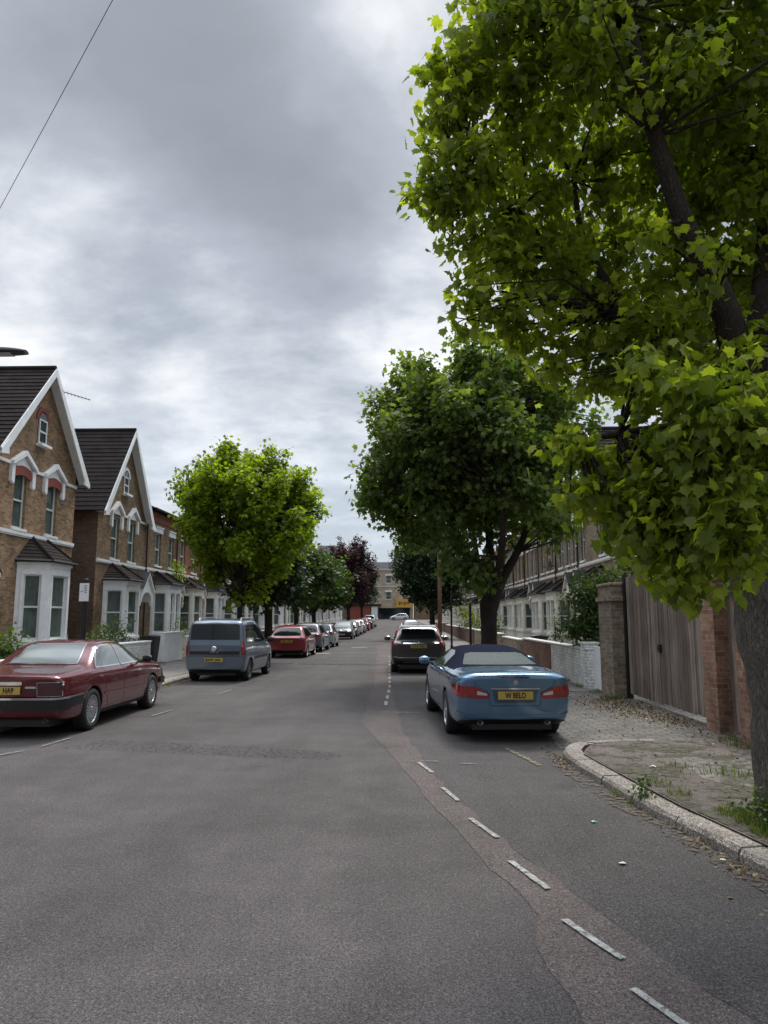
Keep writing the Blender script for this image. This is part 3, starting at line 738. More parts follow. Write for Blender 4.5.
# chimney-less TV aerial on the flank of the first roof
def aerial(loc, rz, label):
    mb = MB(); mb.tube([(0, 0, -1.6), (0, 0, .35)], .022, 6)
    a = empty('television_aerial', loc, rz, label, 'aerial'); mb.build('mast', M['blackmetal'], a)
    b = MB(); b.tube([(-.15, 0, .32), (1.0, 0, .05)], .016, 5)
    for k in range(9):
        t = k/8; x = -.1+1.05*t; z = .31-.25*t; l_ = .22-.1*t; b.tube([(x, -l_, z), (x, l_, z)], .009, 4)
    b.box(-.16, -.12, -.2, .2, .15, .5); b.build('aerial_rods', M['blackmetal'], a)
aerial((-13.3, 27.55, 10.2), R(20), 'small television aerial on a mast against the sky between the two gabled roofs')
ws = 4.62
specs = [('brick2', 'white', ''), ('redbrick', 'cream', ''), ('brick2', 'white', '')]
y = 34.45
ordn = ['first', 'second', 'third', 'fourth', 'fifth', 'sixth', 'seventh', 'eighth', 'ninth', 'tenth', 'eleventh', 'twelfth', 'thirteenth', 'fourteenth', 'fifteenth', 'sixteenth', 'seventeenth', 'eighteenth', 'nineteenth', 'twentieth', 'twenty-first', 'twenty-second', 'twenty-third']
GL = 'terraced houses along the left side'
tl = []
for i in range(3):
    br, tr, _ = specs[i]; flip = i % 2
    bp = (.95, 3.4, 1.2, 3.1) if not flip else (.35, 2.8, .65, 2.5)
    dx = (3.65, 4.5) if not flip else (3.3, 4.2)
    lab = ['brown brick terraced house joined to the far side of the second gabled house',
           'red brick terraced house with a cream bay behind the bright green street tree',
           'brown brick terraced house with white bay, half hidden behind the bright green tree'][i]
    hh = house('terraced_house', (XL, y, 0), R(90), ws, 'eaves', lab, group=GL, brick=br, trim=tr, eave=6.95, upper=((1.25, 2.1), (3.35, 4.15)) if i == 0 else ((.7, 1.6), (2.8, 3.7)), bayp=bp, doorx=dx,
               uz=(4.3, 5.9), str_z=4.12, bayz=(3.38, 4.0), corbel='redbrick', chim=None, hoodw=1.2)
    tl.append(hh); y += ws
for i in range(3, 22):
    src = tl[1+(i % 2)]
    c = copy_tree(src); c.location = (XL, y, gz(y)); tl.append(c)
    c['label'] = 'left terraced house behind street trees, %s in the row past the gabled houses' % ordn[i]
    y += ws

# right side: local x runs back towards the camera
GR = 'terraced houses along the right side'
XR = 8.0
g1 = house('brick_house', (XR, 34.0, 0), R(-90), 6.4, 'gable', 'right gabled house whose dark ridge shows through the gap in the large tree', brick='greybrick', trim='cream', apexz=9.6, eave=6.6, gx=(.6, 6.4), upper=((.25, .95), (3.6, 4.4)),
    bayp=(1.9, 4.6, 2.4, 4.1), doorx=(.45, 1.5), uz=(4.3, 6.2), str_z=4.15, atticz=(7.2, 8.0), bayz=(3.2, 3.85), hoodw=1.1, side_brick='greybrick')
tr_ = []
y = 34.0
for i in range(22):
    y += 5.1
    if i < 2:
        hh = house('terraced_house', (XR, y, gz(y)), R(-90), 5.1, 'eaves', '', group=GR, brick='greybrick' if i == 0 else 'brick2', trim='cream', eave=6.8, upper=((.6, 1.45), (2.3, 3.1), (3.7, 4.5)),
                   bayp=(.55, 3.5, .85, 3.2) if i == 0 else (1.2, 4.3, 1.5, 4.0), doorx=(3.9, 4.85) if i == 0 else (.15, 1.1), uz=(4.3, 5.95), str_z=4.05, bayz=(3.05, 3.7), baymat='cream', corbel='stone', chim=(.1, 4.2, 8.9))
    else:
        hh = copy_tree(tr_[i % 2]); hh.location = (XR, y, gz(y))
    hh['label'] = 'right cream-bayed terraced house, %s in the row beyond the gabled house' % ordn[i]
    tr_.append(hh)
def dish(loc, rz, label):
    a = empty('satellite_dish', loc, rz, label, 'satellite dish')
    mb = MB(); mb.lathe([(.0, .07), (.12, .06), (.22, .035), (.31, 0), (.315, .012), (.22, .05), (0, .09)], (0, -.3, 0), 'y', 20); mb.build('dish', M['blackmetal'], a, smooth=True)
    b = MB(); b.tube([(0, 0, -.1), (0, -.22, 0)], .02, 6); b.tube([(0, -.24, -.25), (0, -.62, -.08)], .012, 5); b.box(-.03, .03, -.66, -.6, -.1, -.04); b.build('arm', M['blackmetal'], a)
dish((XR-.05, 39.3, 4.5), R(-90), 'dark round satellite dish on the brick wall above the cream bays on the right')

# building that closes the street
def end_block(name, x0, x1, y, z0, h, floors, label, brick='brick', shop=None):
    b = empty(name, (x0, y, z0), 0, label, 'building')
    w = x1-x0; n = max(1, int(w/3.0)); holes = []; step = w/n
    fh = (h-3.6)/(floors-1) if floors > 1 else h
    for f in range(1, floors):
        for k in range(n): holes.append((step*(k+.5)-.6, step*(k+.5)+.6, 3.6+fh*(f-1)+.8, 3.6+fh*(f-1)+2.5))
    m = MB(); wall_grid(m, 0, w, -1, h, holes, rev=.2); m.face([(0, 0, -1), (0, 9, -1), (0, 9, h), (0, 0, h)]); m.face([(w, 0, -1), (w, 9, -1), (w, 9, h), (w, 0, h)]); m.build('wall', M[brick], b)
    for q in holes:
        window(b, q[0], q[1], q[2], q[3], .12, None, True, True, True)
        l_ = MB(); l_.box(q[0]-.2, q[1]+.2, -.05, -.002, q[3]+.002, q[3]+.38); l_.build('lintel', M['cream'], b)
    c = MB(); c.box(-.1, w+.1, -.25, 0, h+.002, h+.35); c.box(0, w, -.12, -.002, 3.6+fh-.1, 3.6+fh+.12); c.build('cornice', M['stone'], b)
    r = MB(); r.face([(0, 0, h+.3), (w, 0, h+.3), (w, 4.5, h+2.2), (0, 4.5, h+2.2)]); r.face([(0, 9, h), (w, 9, h), (w, 4.5, h+2.2), (0, 4.5, h+2.2)]); r.build('roof', M['slate'], b)
    return b
ZE = gz(168)
eb = end_block('corner_building', -13, 1.8, 168.5, ZE, 11.0, 3, 'pale brick three-storey building with a yellow shop sign closing the far end of the street', 'palebrick')
M['yellow'] = pmat('yellow_sign', (.62, .38, .05), .6); M['orange'] = pmat('orange_awning', (.42, .20, .05), .7); M['redshop'] = pmat('red_shopfront', (.28, .07, .05), .6, noise=.3)
mb = MB(); mb.box(0, 5.2, -.5, -.02, .0, 3.0); mb.build('shopfront', M['redshop'], eb)
mb = MB(); mb.box(-.3, 7.6, -.9, -.03, 3.02, 3.35); mb.build('fascia', M['blackmetal'], eb)
mb = MB(); mb.box(11.0, 14.5, -.7, -.02, 2.6, 4.5); sg = mb.build('shop_sign', M['yellow'], eb, label='yellow shop sign board')
mb = MB()
for k, (a, b_) in enumerate([(11.5, 12.0), (12.15, 12.45), (12.7, 13.2), (13.4, 13.9)]): mb.box(a, b_, -.73, -.705, 3.2+.15*(k % 2), 3.9)
mb.build('sign_marks', M['redshop'], sg)
mb = MB(); mb.box(5.4, 6.8, -.6, -.02, 0, 2.8); mb.build('white_door', M['white'], eb)
mb = MB(); mb.box(7.0, 14.0, -.35, -.02, 0, 2.5); mb.build('shop_window', M['carglass'], eb)
end_block('corner_building', 2.0, 16, 168.5, ZE, 9.5, 3, 'brick building at the far end right of the yellow sign, behind the dark tree', 'brick2')
end_block('corner_building', -34, -13.3, 170, ZE, 12.5, 4, 'tall grey-brown block rising over the terrace far down on the left', 'greybrick')
tw = end_block('tower_block', -17.6, -13.4, 146, 0, 14.2, 5, 'dark block with chimneys showing above the trees left of the purple tree', 'brick_side')
for x in (.8, 3.2): chimney(tw, x, 1.2, 14.4, 3, 1.0, 1.0)

# ------------------------------------------------------------------ garden walls, gates, street furniture
def rbox(x0, x1, y0, y1, z0, z1): m = MB(); m.box(x0, x1, y0, y1, z0, z1); return m
def garden_wall(x, y0, y1, h, mat, label, cop='stone', name='garden_wall', t=.23, pier=None):
    w = empty(name, (x, (y0+y1)/2, 0), 0, label, 'garden wall'); L_ = (y1-y0)/2; zz = gz(y0)
    rbox(-t/2, t/2, -L_, L_, 0, zz+h).build('brickwork', M[mat], w, bevel=.01)
    rbox(-t/2-.03, t/2+.03, -L_, L_, zz+h+.002, zz+h+.06).build('coping', M[cop], w, bevel=.012)
    if pier is not None:
        for py in pier:
            p = rbox(-t/2-.06, t/2+.06, py-.17, py+.17, 0, zz+h+.14); o = p.build('pier', M[mat], w, bevel=.01)
            q = MB(); q.box(-t/2-.09, t/2+.09, py-.2, py+.2, zz+h+.142, zz+h+.2); q.build('pier_cap', M[cop], o, bevel=.015)
    return w
garden_wall(-9.12, 12.0, 20.6, .75, 'greybrick', 'low grey garden wall with a hedge above it behind the maroon car')
garden_wall(-9.12, 21.2, 26.35, .90, 'whitebrick', 'long low white painted garden wall in front of the shuttered bay', 'white')
garden_wall(-9.12, 27.8, 30.1, 1.16, 'white', 'short bright white rendered wall left of the blue-grey van', 'white')
garden_wall(-9.12, 31.2, 36.6, .95, 'whitebrick', 'white painted garden wall mostly behind the blue-grey van', 'white')
garden_wall(-9.12, 37.4, 43.0, .95, 'redbrick', 'red brick garden wall between the van and the red hatchback')
for i, (a, b, m_, t_) in enumerate([(43.8, 51, 'redbrick', 'behind the red hatchback'), (51.6, 60, 'greybrick', 'behind the grey crossover'), (60.6, 72, 'greybrick', 'behind the dark car facing the camera'), (72.6, 92, 'brick', 'beside the white far cars'), (92.6, 120, 'greybrick', 'under the purple tree')]):
    garden_wall(-9.12, a, b, .9, m_, '%s garden wall %s' % ({'redbrick': 'red brick', 'greybrick': 'grey brick', 'brick': 'yellow brick'}[m_], t_))
garden_wall(4.42, 17.95, 22.4, .98, 'whitebrick', 'peeling white painted brick wall beside the brick pier and open gate', 'stone', pier=[-1.95])
garden_wall(4.42, 22.5, 27.6, .98, 'brownred', 'bare brown-red brick garden wall just beyond the peeling white one', 'stone')
garden_wall(4.42, 28.5, 33.4, .9, 'greybrick', 'grey brick garden wall beside the street tree trunk on the right')
garden_wall(4.42, 34.3, 47, 1.0, 'greybrick', 'grey brick garden wall with bushes over it, past the street tree on the right')
garden_wall(4.42, 48, 80, 1.0, 'brownred', 'red brick garden wall beyond the brown telegraph pole')
garden_wall(4.42, 81, 150, 1.0, 'greybrick', 'far grey garden wall on the right under the dark tree')
# open white gate / post beside the pier
g_ = empty('garden_gate', (4.4, 17.2, .1), 0, 'narrow white painted timber gate between brick pier and peeling wall', 'gate')
m = MB()
for k in range(5): m.box(-.03, .01, -.42+.17*k, -.42+.17*k+.15, .05, 1.0)
m.build('boards', M['white'], g_); rbox(.012, .05, -.44, .44, .2, .3).build('rail', M['white'], g_); rbox(.012, .05, -.44, .44, .75, .85).build('rail', M['white'], g_)

# weathered stock-brick pier
def stepped_pier(x0, x1, y0, y1, h, mat, label, cap=True):
    p = empty('brick_pier', ((x0+x1)/2, (y0+y1)/2, 0), 0, label, 'brick pier'); a, b = (x1-x0)/2, (y1-y0)/2
    rbox(-a, a, -b, b, 0, h).build('brickwork', M[mat], p, bevel=.012)
    if cap:
        q = MB(); q.box(-a-.05, a+.05, -b-.05, b+.05, h-.32, h-.22); q.build('oversailing_course', M[mat], p, bevel=.01)
        q = MB(); q.box(-a-.03, a+.03, -b-.03, b+.03, h+.002, h+.07); q.build('cap', M[mat], p, bevel=.02)
    return p
stepped_pier(4.3, 4.68, 15.75, 16.75, 2.42, 'greybrick', 'tall weathered brick pier with a projecting course left of the plank gates')
M['orangebrick'] = brick_mat('flaking_orange_brick', (.34, .185, .125), (.20, .105, .075), (.27, .235, .20), .5)
stepped_pier(4.45, 4.83, 10.95, 11.42, 2.35, 'orangebrick', 'flaking orange brick pier between the wide plank gates and the narrow plank door', False)
stepped_pier(4.45, 4.83, 8.6, 10.28, 2.35, 'orangebrick', 'flaking orange brick pier right of the narrow plank door, by the big trunk', False)

def wood_mat():
    m = bpy.data.materials.new('weathered_planks'); m.use_nodes = True
    g = NT(m.node_tree); out = g.n('ShaderNodeOutputMaterial'); p = g.n('ShaderNodeBsdfPrincipled'); g.l(p.outputs[0], out.inputs[0])
    p.inputs['Roughness'].default_value = .85; p.inputs['Specular IOR Level'].default_value = .2
    geo = g.n('ShaderNodeNewGeometry'); mp = g.n('ShaderNodeMapping'); mp.inputs['Scale'].default_value = (22, 22, 1.1); g.l(geo.outputs['Position'], mp.inputs[0])
    n1 = g.noise(mp.outputs[0], 1.4, 6, .7); n2 = g.noise(geo.outputs['Position'], 1.6, 4, .6)
    c = g.mix(g.ramp(n1, [(.3, 0.), (.7, 1.)]), (.14, .105, .085), (.30, .245, .205))
    isl = g.ramp(geo.outputs['Random Per Island'], [(0, .58), (1, 1.3)])
    c = g.mix(1, c, isl, 'MULTIPLY'); c = g.mix(1, c, g.ramp(n2, [(.3, .75), (.7, 1.2)]), 'MULTIPLY')
    g.l(c, p.inputs['Base Color'])
    b = g.n('ShaderNodeBump'); b.inputs['Strength'].default_value = .5; b.inputs['Distance'].default_value = .01; g.l(n1, b.inputs['Height']); g.l(b.outputs[0], p.inputs['Normal'])
    return m
M['planks'] = wood_mat()
M['planks_stuff'] = M['planks']
def plank_leaf(par, name, y0, y1, z0, z1, pw, sd, slope=0.):
    r = random.Random(sd); m = MB(); y = y0; 
    while y < y1-.02:
        e = min(y+pw*r.uniform(.9, 1.1), y1); j = r.uniform(-.006, .006)
        m.box(-.012+j, .012+j, y+.006, e-.006, z0+r.uniform(-.01, .015), z1+r.uniform(-.012, .012)); y = e
    return m.build(name, M['planks'], par)
gt = empty('plank_gate', (4.6, 13.6, .12), 0, 'wide pair of tall weathered vertical plank gates between two brick piers', 'gate')
plank_leaf(gt, 'gate_leaf', -2.15, .10, .12, 2.46, .125, 1); lf = plank_leaf(gt, 'gate_leaf', .14, 1.98, .10, 2.46, .085, 2)
for z in (.5, 1.3, 2.1): rbox(.02, .07, -2.15, .10, z, z+.12).build('rail', M['planks'], gt); rbox(.02, .07, .14, 1.98, z, z+.12).build('rail', M['planks'], gt)
k = MB(); k.box(-.045, -.012, -.02, .13, 1.02, 1.16); k.tube([(-.03, .03, 1.09), (-.085, .03, 1.09), (-.085, -.09, 1.09)], .012, 6); k.build('latch', M['blackmetal'], gt)
rbox(.09, .10, -2.2, 2.0, .1, 2.3).build('backing', M['dark'], gt)
rbox(-.05, .05, 2.0, 2.12, 0, 2.52).build('gate_post', M['blackmetal'], gt)
pd = empty('plank_door', (4.66, 10.62, .12), 0, 'narrow weathered plank door between the two flaking orange brick piers', 'door')
plank_leaf(pd, 'boards', -.33, .32, .05, 2.1, .13, 5); rbox(.02, .06, -.33, .32, .5, .6).build('rail', M['planks'], pd)

# black sign posts, parking sign, telegraph pole, lamp, wire
def parking_sign(x, y, h, label, plate=True, r=.055):
    p = empty('sign_post', (x, y, gz(y)+.11), 0, label, 'sign post')
    m = MB(); m.lathe([(0, h+.02), (r*.7, h+.02), (r, h), (r, .35), (r*1.35, .33), (r*1.5, 0), (0, 0)], (0, 0, 0), 'z', 14); m.build('post', M['blackmetal'], p, smooth=False)
    if plate:
        s_ = empty('sign_plate', (0, -r-.02, h-.24)); s_.parent = p
        q = MB(); q.box(-.10, .10, -.006, .006, -.20, .18)
        bpy.data.objects.remove(s_)
        q.v = [(a, b-r-.01, c+h-.26) for a, b, c in q.v]; pl = q.build('sign_plate', M['upvc'], p)
        t = MB()
        for k, (x0, x1, z) in enumerate([(-.005, .06, .115), (-.005, .06, .07), (-.005, .065, .025), (.01, .06, -.02), (-.07, -.025, .0)]): t.box(x0, x1, -r-.020, -r-.017, h-.26+z, h-.26+z+.018)
        t.build('sign_lettering', M['signgrey'], pl)
    return p
M['signgrey'] = pmat('sign_lettering', (.16, .20, .20), .6)
parking_sign(-6.78, 15.6, 2.45, 'black post with a white parking plate in front of the dark brick flank')
parking_sign(2.25, 25.9, 2.15, 'thin black post beside the street tree trunk on the right', False, .045)
parking_sign(2.25, 36.5, 2.9, 'thin black post just right of the dark crossover on the right', False, .05)
tp = empty('telegraph_pole', (2.3, 50, gz(50)), 0, 'tall brown wooden telegraph pole against the dark tree on the right', 'telegraph pole')
M['polewood'] = pmat('creosoted_wood', (.13, .065, .045), .85, noise=.35, nscale=8)
m = MB(); m.tube([(0, 0, -.2), (.02, 0, 3), (.0, 0, 6.9)], [.15, .135, .12], 12); m.build('pole', M['polewood'], tp, smooth=True)
m = MB()
for k in range(10): m.tube([(-.22 if k % 2 else .22, 0, 2.6+.35*k), (0, 0, 2.6+.35*k)], .012, 5)
m.build('step', M['blackmetal'], tp, label='metal climbing steps'); m = MB(); m.lathe([(.0, .12), (.2, .10), (.22, 0), (0, 0)], (0, 0, 6.75), 'z', 12); m.build('ring_head', M['blackmetal'], tp)
def cable(p, q, sag, label, r=.008):
    p, q = Vector(p), Vector(q); m = MB(); pts = []
    for k in range(33):
        t = k/32; v = p.lerp(q, t); v.z -= sag*4*t*(1-t); pts.append(v)
    m.tube(pts, r, 5); return tag(m.build('overhead_wire', M['blackmetal'], smooth=True), label, 'wire')
# street lamp outside the left edge whose head reaches into view
M['lampglass'] = pmat('lamp_bowl', (.35, .36, .36), .2)
sl = empty('street_lamp', (-8.42, 12.45, .0), 0, 'street lamp whose flat dark head reaches in at the left edge above the nearest roof', 'street lamp')
m = MB(); m.tube([(0, 0, 0), (0, 0, 1.2), (0, 0, 1.21), (0, 0, 6.1)], [.10, .10, .065, .05], 12); m.tube([(0, 0, 6.0), (.2, 0, 6.35), (.75, .02, 6.43)], [.04, .035, .03], 8); m.build('lamp_column', M['blackmetal'], sl, smooth=True)
m = MB(); n = 14; up = [(1.72-1.12*k/n, .085*math.sin(math.pi*k/n)**.6) for k in range(n+1)]
m = MB()
for k in range(n):
    pass
rows = []
for k in range(n+1):
    t = k/n; x = .62+1.08*t; w_ = .16*math.sin(math.pi*min(1, .12+.80*t))**.5+.01; hh = .09*math.sin(math.pi*(.08+.84*t))**.6
    rows.append([(x, w_*math.cos(a), 6.43+(hh*math.sin(a) if math.sin(a) > 0 else .03*math.sin(a))) for a in [2*math.pi*j/12 for j in range(12)]])
for a, b in zip(rows, rows[1:]):
    for j in range(12): m.face([a[j], a[(j+1) % 12], b[(j+1) % 12], b[j]])
m.face(rows[0]); m.face(rows[-1]); hd = m.build('lamp_head', M['blackmetal'], sl, smooth=False)
rbox(.85, 1.45, -.09, .09, 6.385, 6.402).build('lamp_bowl', M['lampglass'], hd); m = MB(); m.lathe([(0, .10), (.035, .09), (.04, 0)], (.95, 0, 6.50), 'z', 10); m.build('photocell', M['lampglass'], hd)

# wheelie bins
def bin_(loc, rz, mat, label):
    b = empty('wheelie_bin', loc, rz, label, 'wheelie bin', 'wheelie bins in the front gardens'); m = MB()
    a, c = .22, .27; v = [(-a, -a, .06), (a, -a, .06), (a, a, .06), (-a, a, .06), (-c, -c-.03, .95), (c, -c-.03, .95), (c, c, .95), (-c, c, .95)]
    for q in ((0, 1, 2, 3), (4, 5, 6, 7), (0, 1, 5, 4), (1, 2, 6, 5), (2, 3, 7, 6), (3, 0, 4, 7)): m.face([v[k] for k in q])
    m.build('bin_body', M[mat], b, bevel=.02); l = MB(); l.prism([(-.32, .955), (.31, .955), (.29, 1.0), (.0, 1.04), (-.28, 1.01)], -.29, .29, 'x'); l.build('lid', M[mat], b, bevel=.015)
    for s_ in (-1, 1): w = MB(); w.lathe([(0, -.025), (.09, -.025), (.09, .025), (0, .025)], (s_*.22, .24, .09), 'x', 14); w.build('wheel', M['rubber'], b)
M['bingreen'] = pmat('green_bin_plastic', (.03, .10, .06), .5); M['binblack'] = pmat('black_bin_plastic', (.025, .027, .03), .5)
bin_((-9.25, 26.95, .1), R(90), 'binblack', 'black wheelie bin between the long white wall and the short bright white wall')
bin_((5.0, 20.7, .1), R(-90), 'bingreen', 'green-lidded wheelie bin behind the peeling white wall')
bin_((4.95, 27.9, .1), R(-90), 'binblack', 'black wheelie bin at the end of the bare brick wall on the right')

# ------------------------------------------------------------------ trees and plants
def PXY(px, py, Y):
    """point at distance Y up the street seen in that direction from the photograph's viewpoint"""
    f = 740.; cp, sp = math.cos(PITCH), math.sin(PITCH); cy, sy = math.cos(YAW), math.sin(YAW)
    fw = Vector((-sy*cp, cy*cp, sp)); rt = Vector((cy, sy, 0)); up = rt.cross(fw)
    d = fw*f + rt*(px-384) + up*(512-py); return Vector((0, 0, 1.75)) + d*(Y/d.y)
MAPLE = [(0, .05), (.16, .02), (.38, .04), (.34, .22), (.54, .48), (.33, .50), (.28, .72), (.13, .78), (0, 1.08)]
OVAL = [(0, 0), (.26, .22), (.30, .55), (.0, 1.0)]
LOBED = [(0, .02), (.42, .08), (.30, .3), (.5, .62), (.2, .62), (0, 1.0)]
def leaves(name, mat, pts, outd, size, shape, parent, seed, droop=.5, clump=None, sv=.42):
    """pts (n,3) leaf bases; outd (n,3) outward directions; clump (n,) tint of the spray each leaf belongs to"""
    g = np.random.default_rng(seed); n = len(pts)
    half = np.array(shape); k = len(half)
    x = np.concatenate([half[:, 0], -half[:, 0]]); y = np.concatenate([half[:, 1], half[:, 1]])
    z = -.28*np.abs(x) - .22*y*y
    T = np.stack([x, y, z], 1)
    d = outd*.7 + g.normal(0, .55, (n, 3)); d[:, 2] -= droop; d /= np.linalg.norm(d, axis=1)[:, None]+1e-9
    u = g.normal(0, .55, (n, 3)); u[:, 2] += 1.0; u += outd*.3
    s = np.cross(d, u); s /= np.linalg.norm(s, axis=1)[:, None]+1e-9
    nn = np.cross(s, d)
    sc = size*(1+g.uniform(-sv, sv, n))
    V = pts[:, None, :] + sc[:, None, None]*(T[None, :, 0:1]*s[:, None, :] + T[None, :, 1:2]*d[:, None, :] + T[None, :, 2:3]*nn[:, None, :])
    V = V.reshape(-1, 3); m = 2*k
    idx = np.empty((n, 2, k), dtype=np.int64); base = (np.arange(n)*m)[:, None]
    idx[:, 0, :] = base + np.arange(k)[None, :]; idx[:, 1, :] = base + k + np.arange(k)[None, ::-1]
    me = bpy.data.meshes.new(name); me.vertices.add(len(V)); me.vertices.foreach_set('co', V.astype(np.float32).ravel())
    me.loops.add(n*2*k); me.loops.foreach_set('vertex_index', idx.ravel().astype(np.int32))
    me.polygons.add(n*2); me.polygons.foreach_set('loop_start', (np.arange(n*2)*k).astype(np.int32))
    me.update(calc_edges=True); me.materials.append(mat)
    a = me.attributes.new('tint', 'FLOAT', 'FACE')
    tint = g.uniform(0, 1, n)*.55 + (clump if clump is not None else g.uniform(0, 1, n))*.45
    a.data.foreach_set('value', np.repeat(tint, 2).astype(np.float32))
    o = bpy.data.objects.new(name, me); C.objects.link(o); o.parent = parent
    return o
def blob_points(blobs, dens, seed, spray=9, spread=.16, shell=.55, lo=5, sub=0):
    """leaves gathered in sprays, sprays scattered through the blobs, denser towards each blob's skin"""
    g = np.random.default_rng(seed); P = []; O = []; K = []; tips = []
    if sub:
        nb = []; r0 = random.Random(seed+5)
        for (c, r, *q) in blobs:
            c = Vector(c); q0 = q[0] if q else 1.
            n_ = sub if r > .3 else max(3, sub//2); k_ = .46 if r > .3 else .55
            ph = r0.uniform(0, 6.28)
            for i in range(n_):
                z = -1+2*(i+.5)/n_; a = ph+i*2.39996; sq_ = math.sqrt(1-z*z); f = r*r0.uniform(.55, .82)
                nb.append((c+Vector((f*sq_*math.cos(a), f*sq_*math.sin(a), f*z)), r*k_*r0.uniform(.7, 1.2), q0/(n_*k_*k_)*1.25))
        blobs = nb
    for (c, r, *q) in blobs:
        dn = q[0] if q else 1.
        sq = q[1] if len(q) > 1 else (1, 1, 1)
        ns = max(lo, int(dens*dn*r*r/spray)); c = np.array(c)
        v = g.normal(0, 1, (ns, 3)); v /= np.linalg.norm(v, axis=1)[:, None]
        rad = r*(shell + (1-shell)*g.random(ns))*g.uniform(.75, 1.14, ns)
        inner = g.random(ns) < .25; rad[inner] *= g.uniform(.2, .8, inner.sum())
        sc = c + v*rad[:, None]*np.array(sq)
        tips.append((c, sc))
        tn = np.clip(.5 + .28*v[:, 2] + g.normal(0, .22, ns), 0, 1)  # upper sprays tinted lighter: light on the clump tops put into leaf colour
        m = g.integers(int(spray*.6), int(spray*1.5)+1, ns)
        rep = np.repeat(np.arange(ns), m); k = len(rep)
        off = g.normal(0, 1, (k, 3))*spread; off[:, 2] *= .7; off += v[rep]*g.normal(0, spread*.8, k)[:, None]
        P.append(sc[rep]+off); O.append(v[rep]); K.append(tn[rep])
    return np.concatenate(P), np.concatenate(O), np.concatenate(K), tips
def bark_mat(name, c1, c2, scale=1.):
    m = bpy.data.materials.new(name); m.use_nodes = True
    g = NT(m.node_tree); out = g.n('ShaderNodeOutputMaterial'); p = g.n('ShaderNodeBsdfPrincipled'); g.l(p.outputs[0], out.inputs[0])
    p.inputs['Roughness'].default_value = .9; p.inputs['Specular IOR Level'].default_value = .2
    geo = g.n('ShaderNodeNewGeometry'); mp = g.n('ShaderNodeMapping'); mp.inputs['Scale'].default_value = (1, 1, .28); g.l(geo.outputs['Position'], mp.inputs[0])
    v = g.n('ShaderNodeTexVoronoi', feature='DISTANCE_TO_EDGE'); v.inputs['Scale'].default_value = 34*scale
    nz = g.n('ShaderNodeVectorMath', operation='ADD'); g.l(mp.outputs[0], nz.inputs[0]); q = g.noise(mp.outputs[0], 9*scale, 4, .7, out=1)
    sc_ = g.n('ShaderNodeVectorMath', operation='SCALE'); sc_.inputs['Scale'].default_value = .10/scale; g.l(q, sc_.inputs[0]); g.l(sc_.outputs[0], nz.inputs[1]); g.l(nz.outputs[0], v.inputs['Vector'])
    n2 = g.noise(mp.outputs[0], 26*scale, 6, .75); n3 = g.noise(geo.outputs['Position'], 2.2, 4, .6)
    crack = g.ramp(v.outputs['Distance'], [(.0, 0.), (.18, 1.)])
    c = g.mix(g.ramp(n2, [(.3, 0.), (.7, 1.)]), c1, c2); c = g.mix(1, c, g.mix(.3, (1, 1, 1), crack), 'MULTIPLY')
    c = g.mix(1, c, g.ramp(n3, [(.3, .7), (.7, 1.25)]), 'MULTIPLY'); g.l(c, p.inputs['Base Color'])
    b = g.n('ShaderNodeBump'); b.inputs['Strength'].default_value = .9; b.inputs['Distance'].default_value = .02
    g.l(g.math('ADD', g.math('MULTIPLY', crack, .6), n2), b.inputs['Height']); g.l(b.outputs[0], p.inputs['Normal'])
    return m
M['bark'] = bark_mat('maple_bark', (.10, .088, .076), (.27, .24, .21), 1.3)
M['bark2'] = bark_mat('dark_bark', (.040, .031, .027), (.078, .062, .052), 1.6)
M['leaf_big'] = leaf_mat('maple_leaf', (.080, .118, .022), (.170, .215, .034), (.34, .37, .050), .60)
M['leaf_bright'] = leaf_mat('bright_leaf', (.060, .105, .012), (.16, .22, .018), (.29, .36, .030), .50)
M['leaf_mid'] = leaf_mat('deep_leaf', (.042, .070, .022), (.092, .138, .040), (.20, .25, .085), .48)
M['leaf_dark'] = leaf_mat('dark_leaf', (.010, .022, .009), (.018, .040, .013), (.035, .07, .02), .25)
M['leaf_midgreen'] = leaf_mat('green_leaf', (.018, .038, .012), (.038, .070, .018), (.09, .13, .035), .35)  # foliage of a deeper green
M['leaf_purple'] = leaf_mat('purple_leaf', (.020, .008, .012), (.040, .013, .018), (.085, .025, .028), .25, (1.6, .8, .8))
M['leaf_bush'] = leaf_mat('bush_leaf', (.022, .045, .014), (.05, .09, .025), (.11, .15, .04), .35)
M['leaf_yel'] = leaf_mat('yellow_green_leaf', (.07, .09, .012), (.14, .16, .02), (.24, .25, .04), .4)

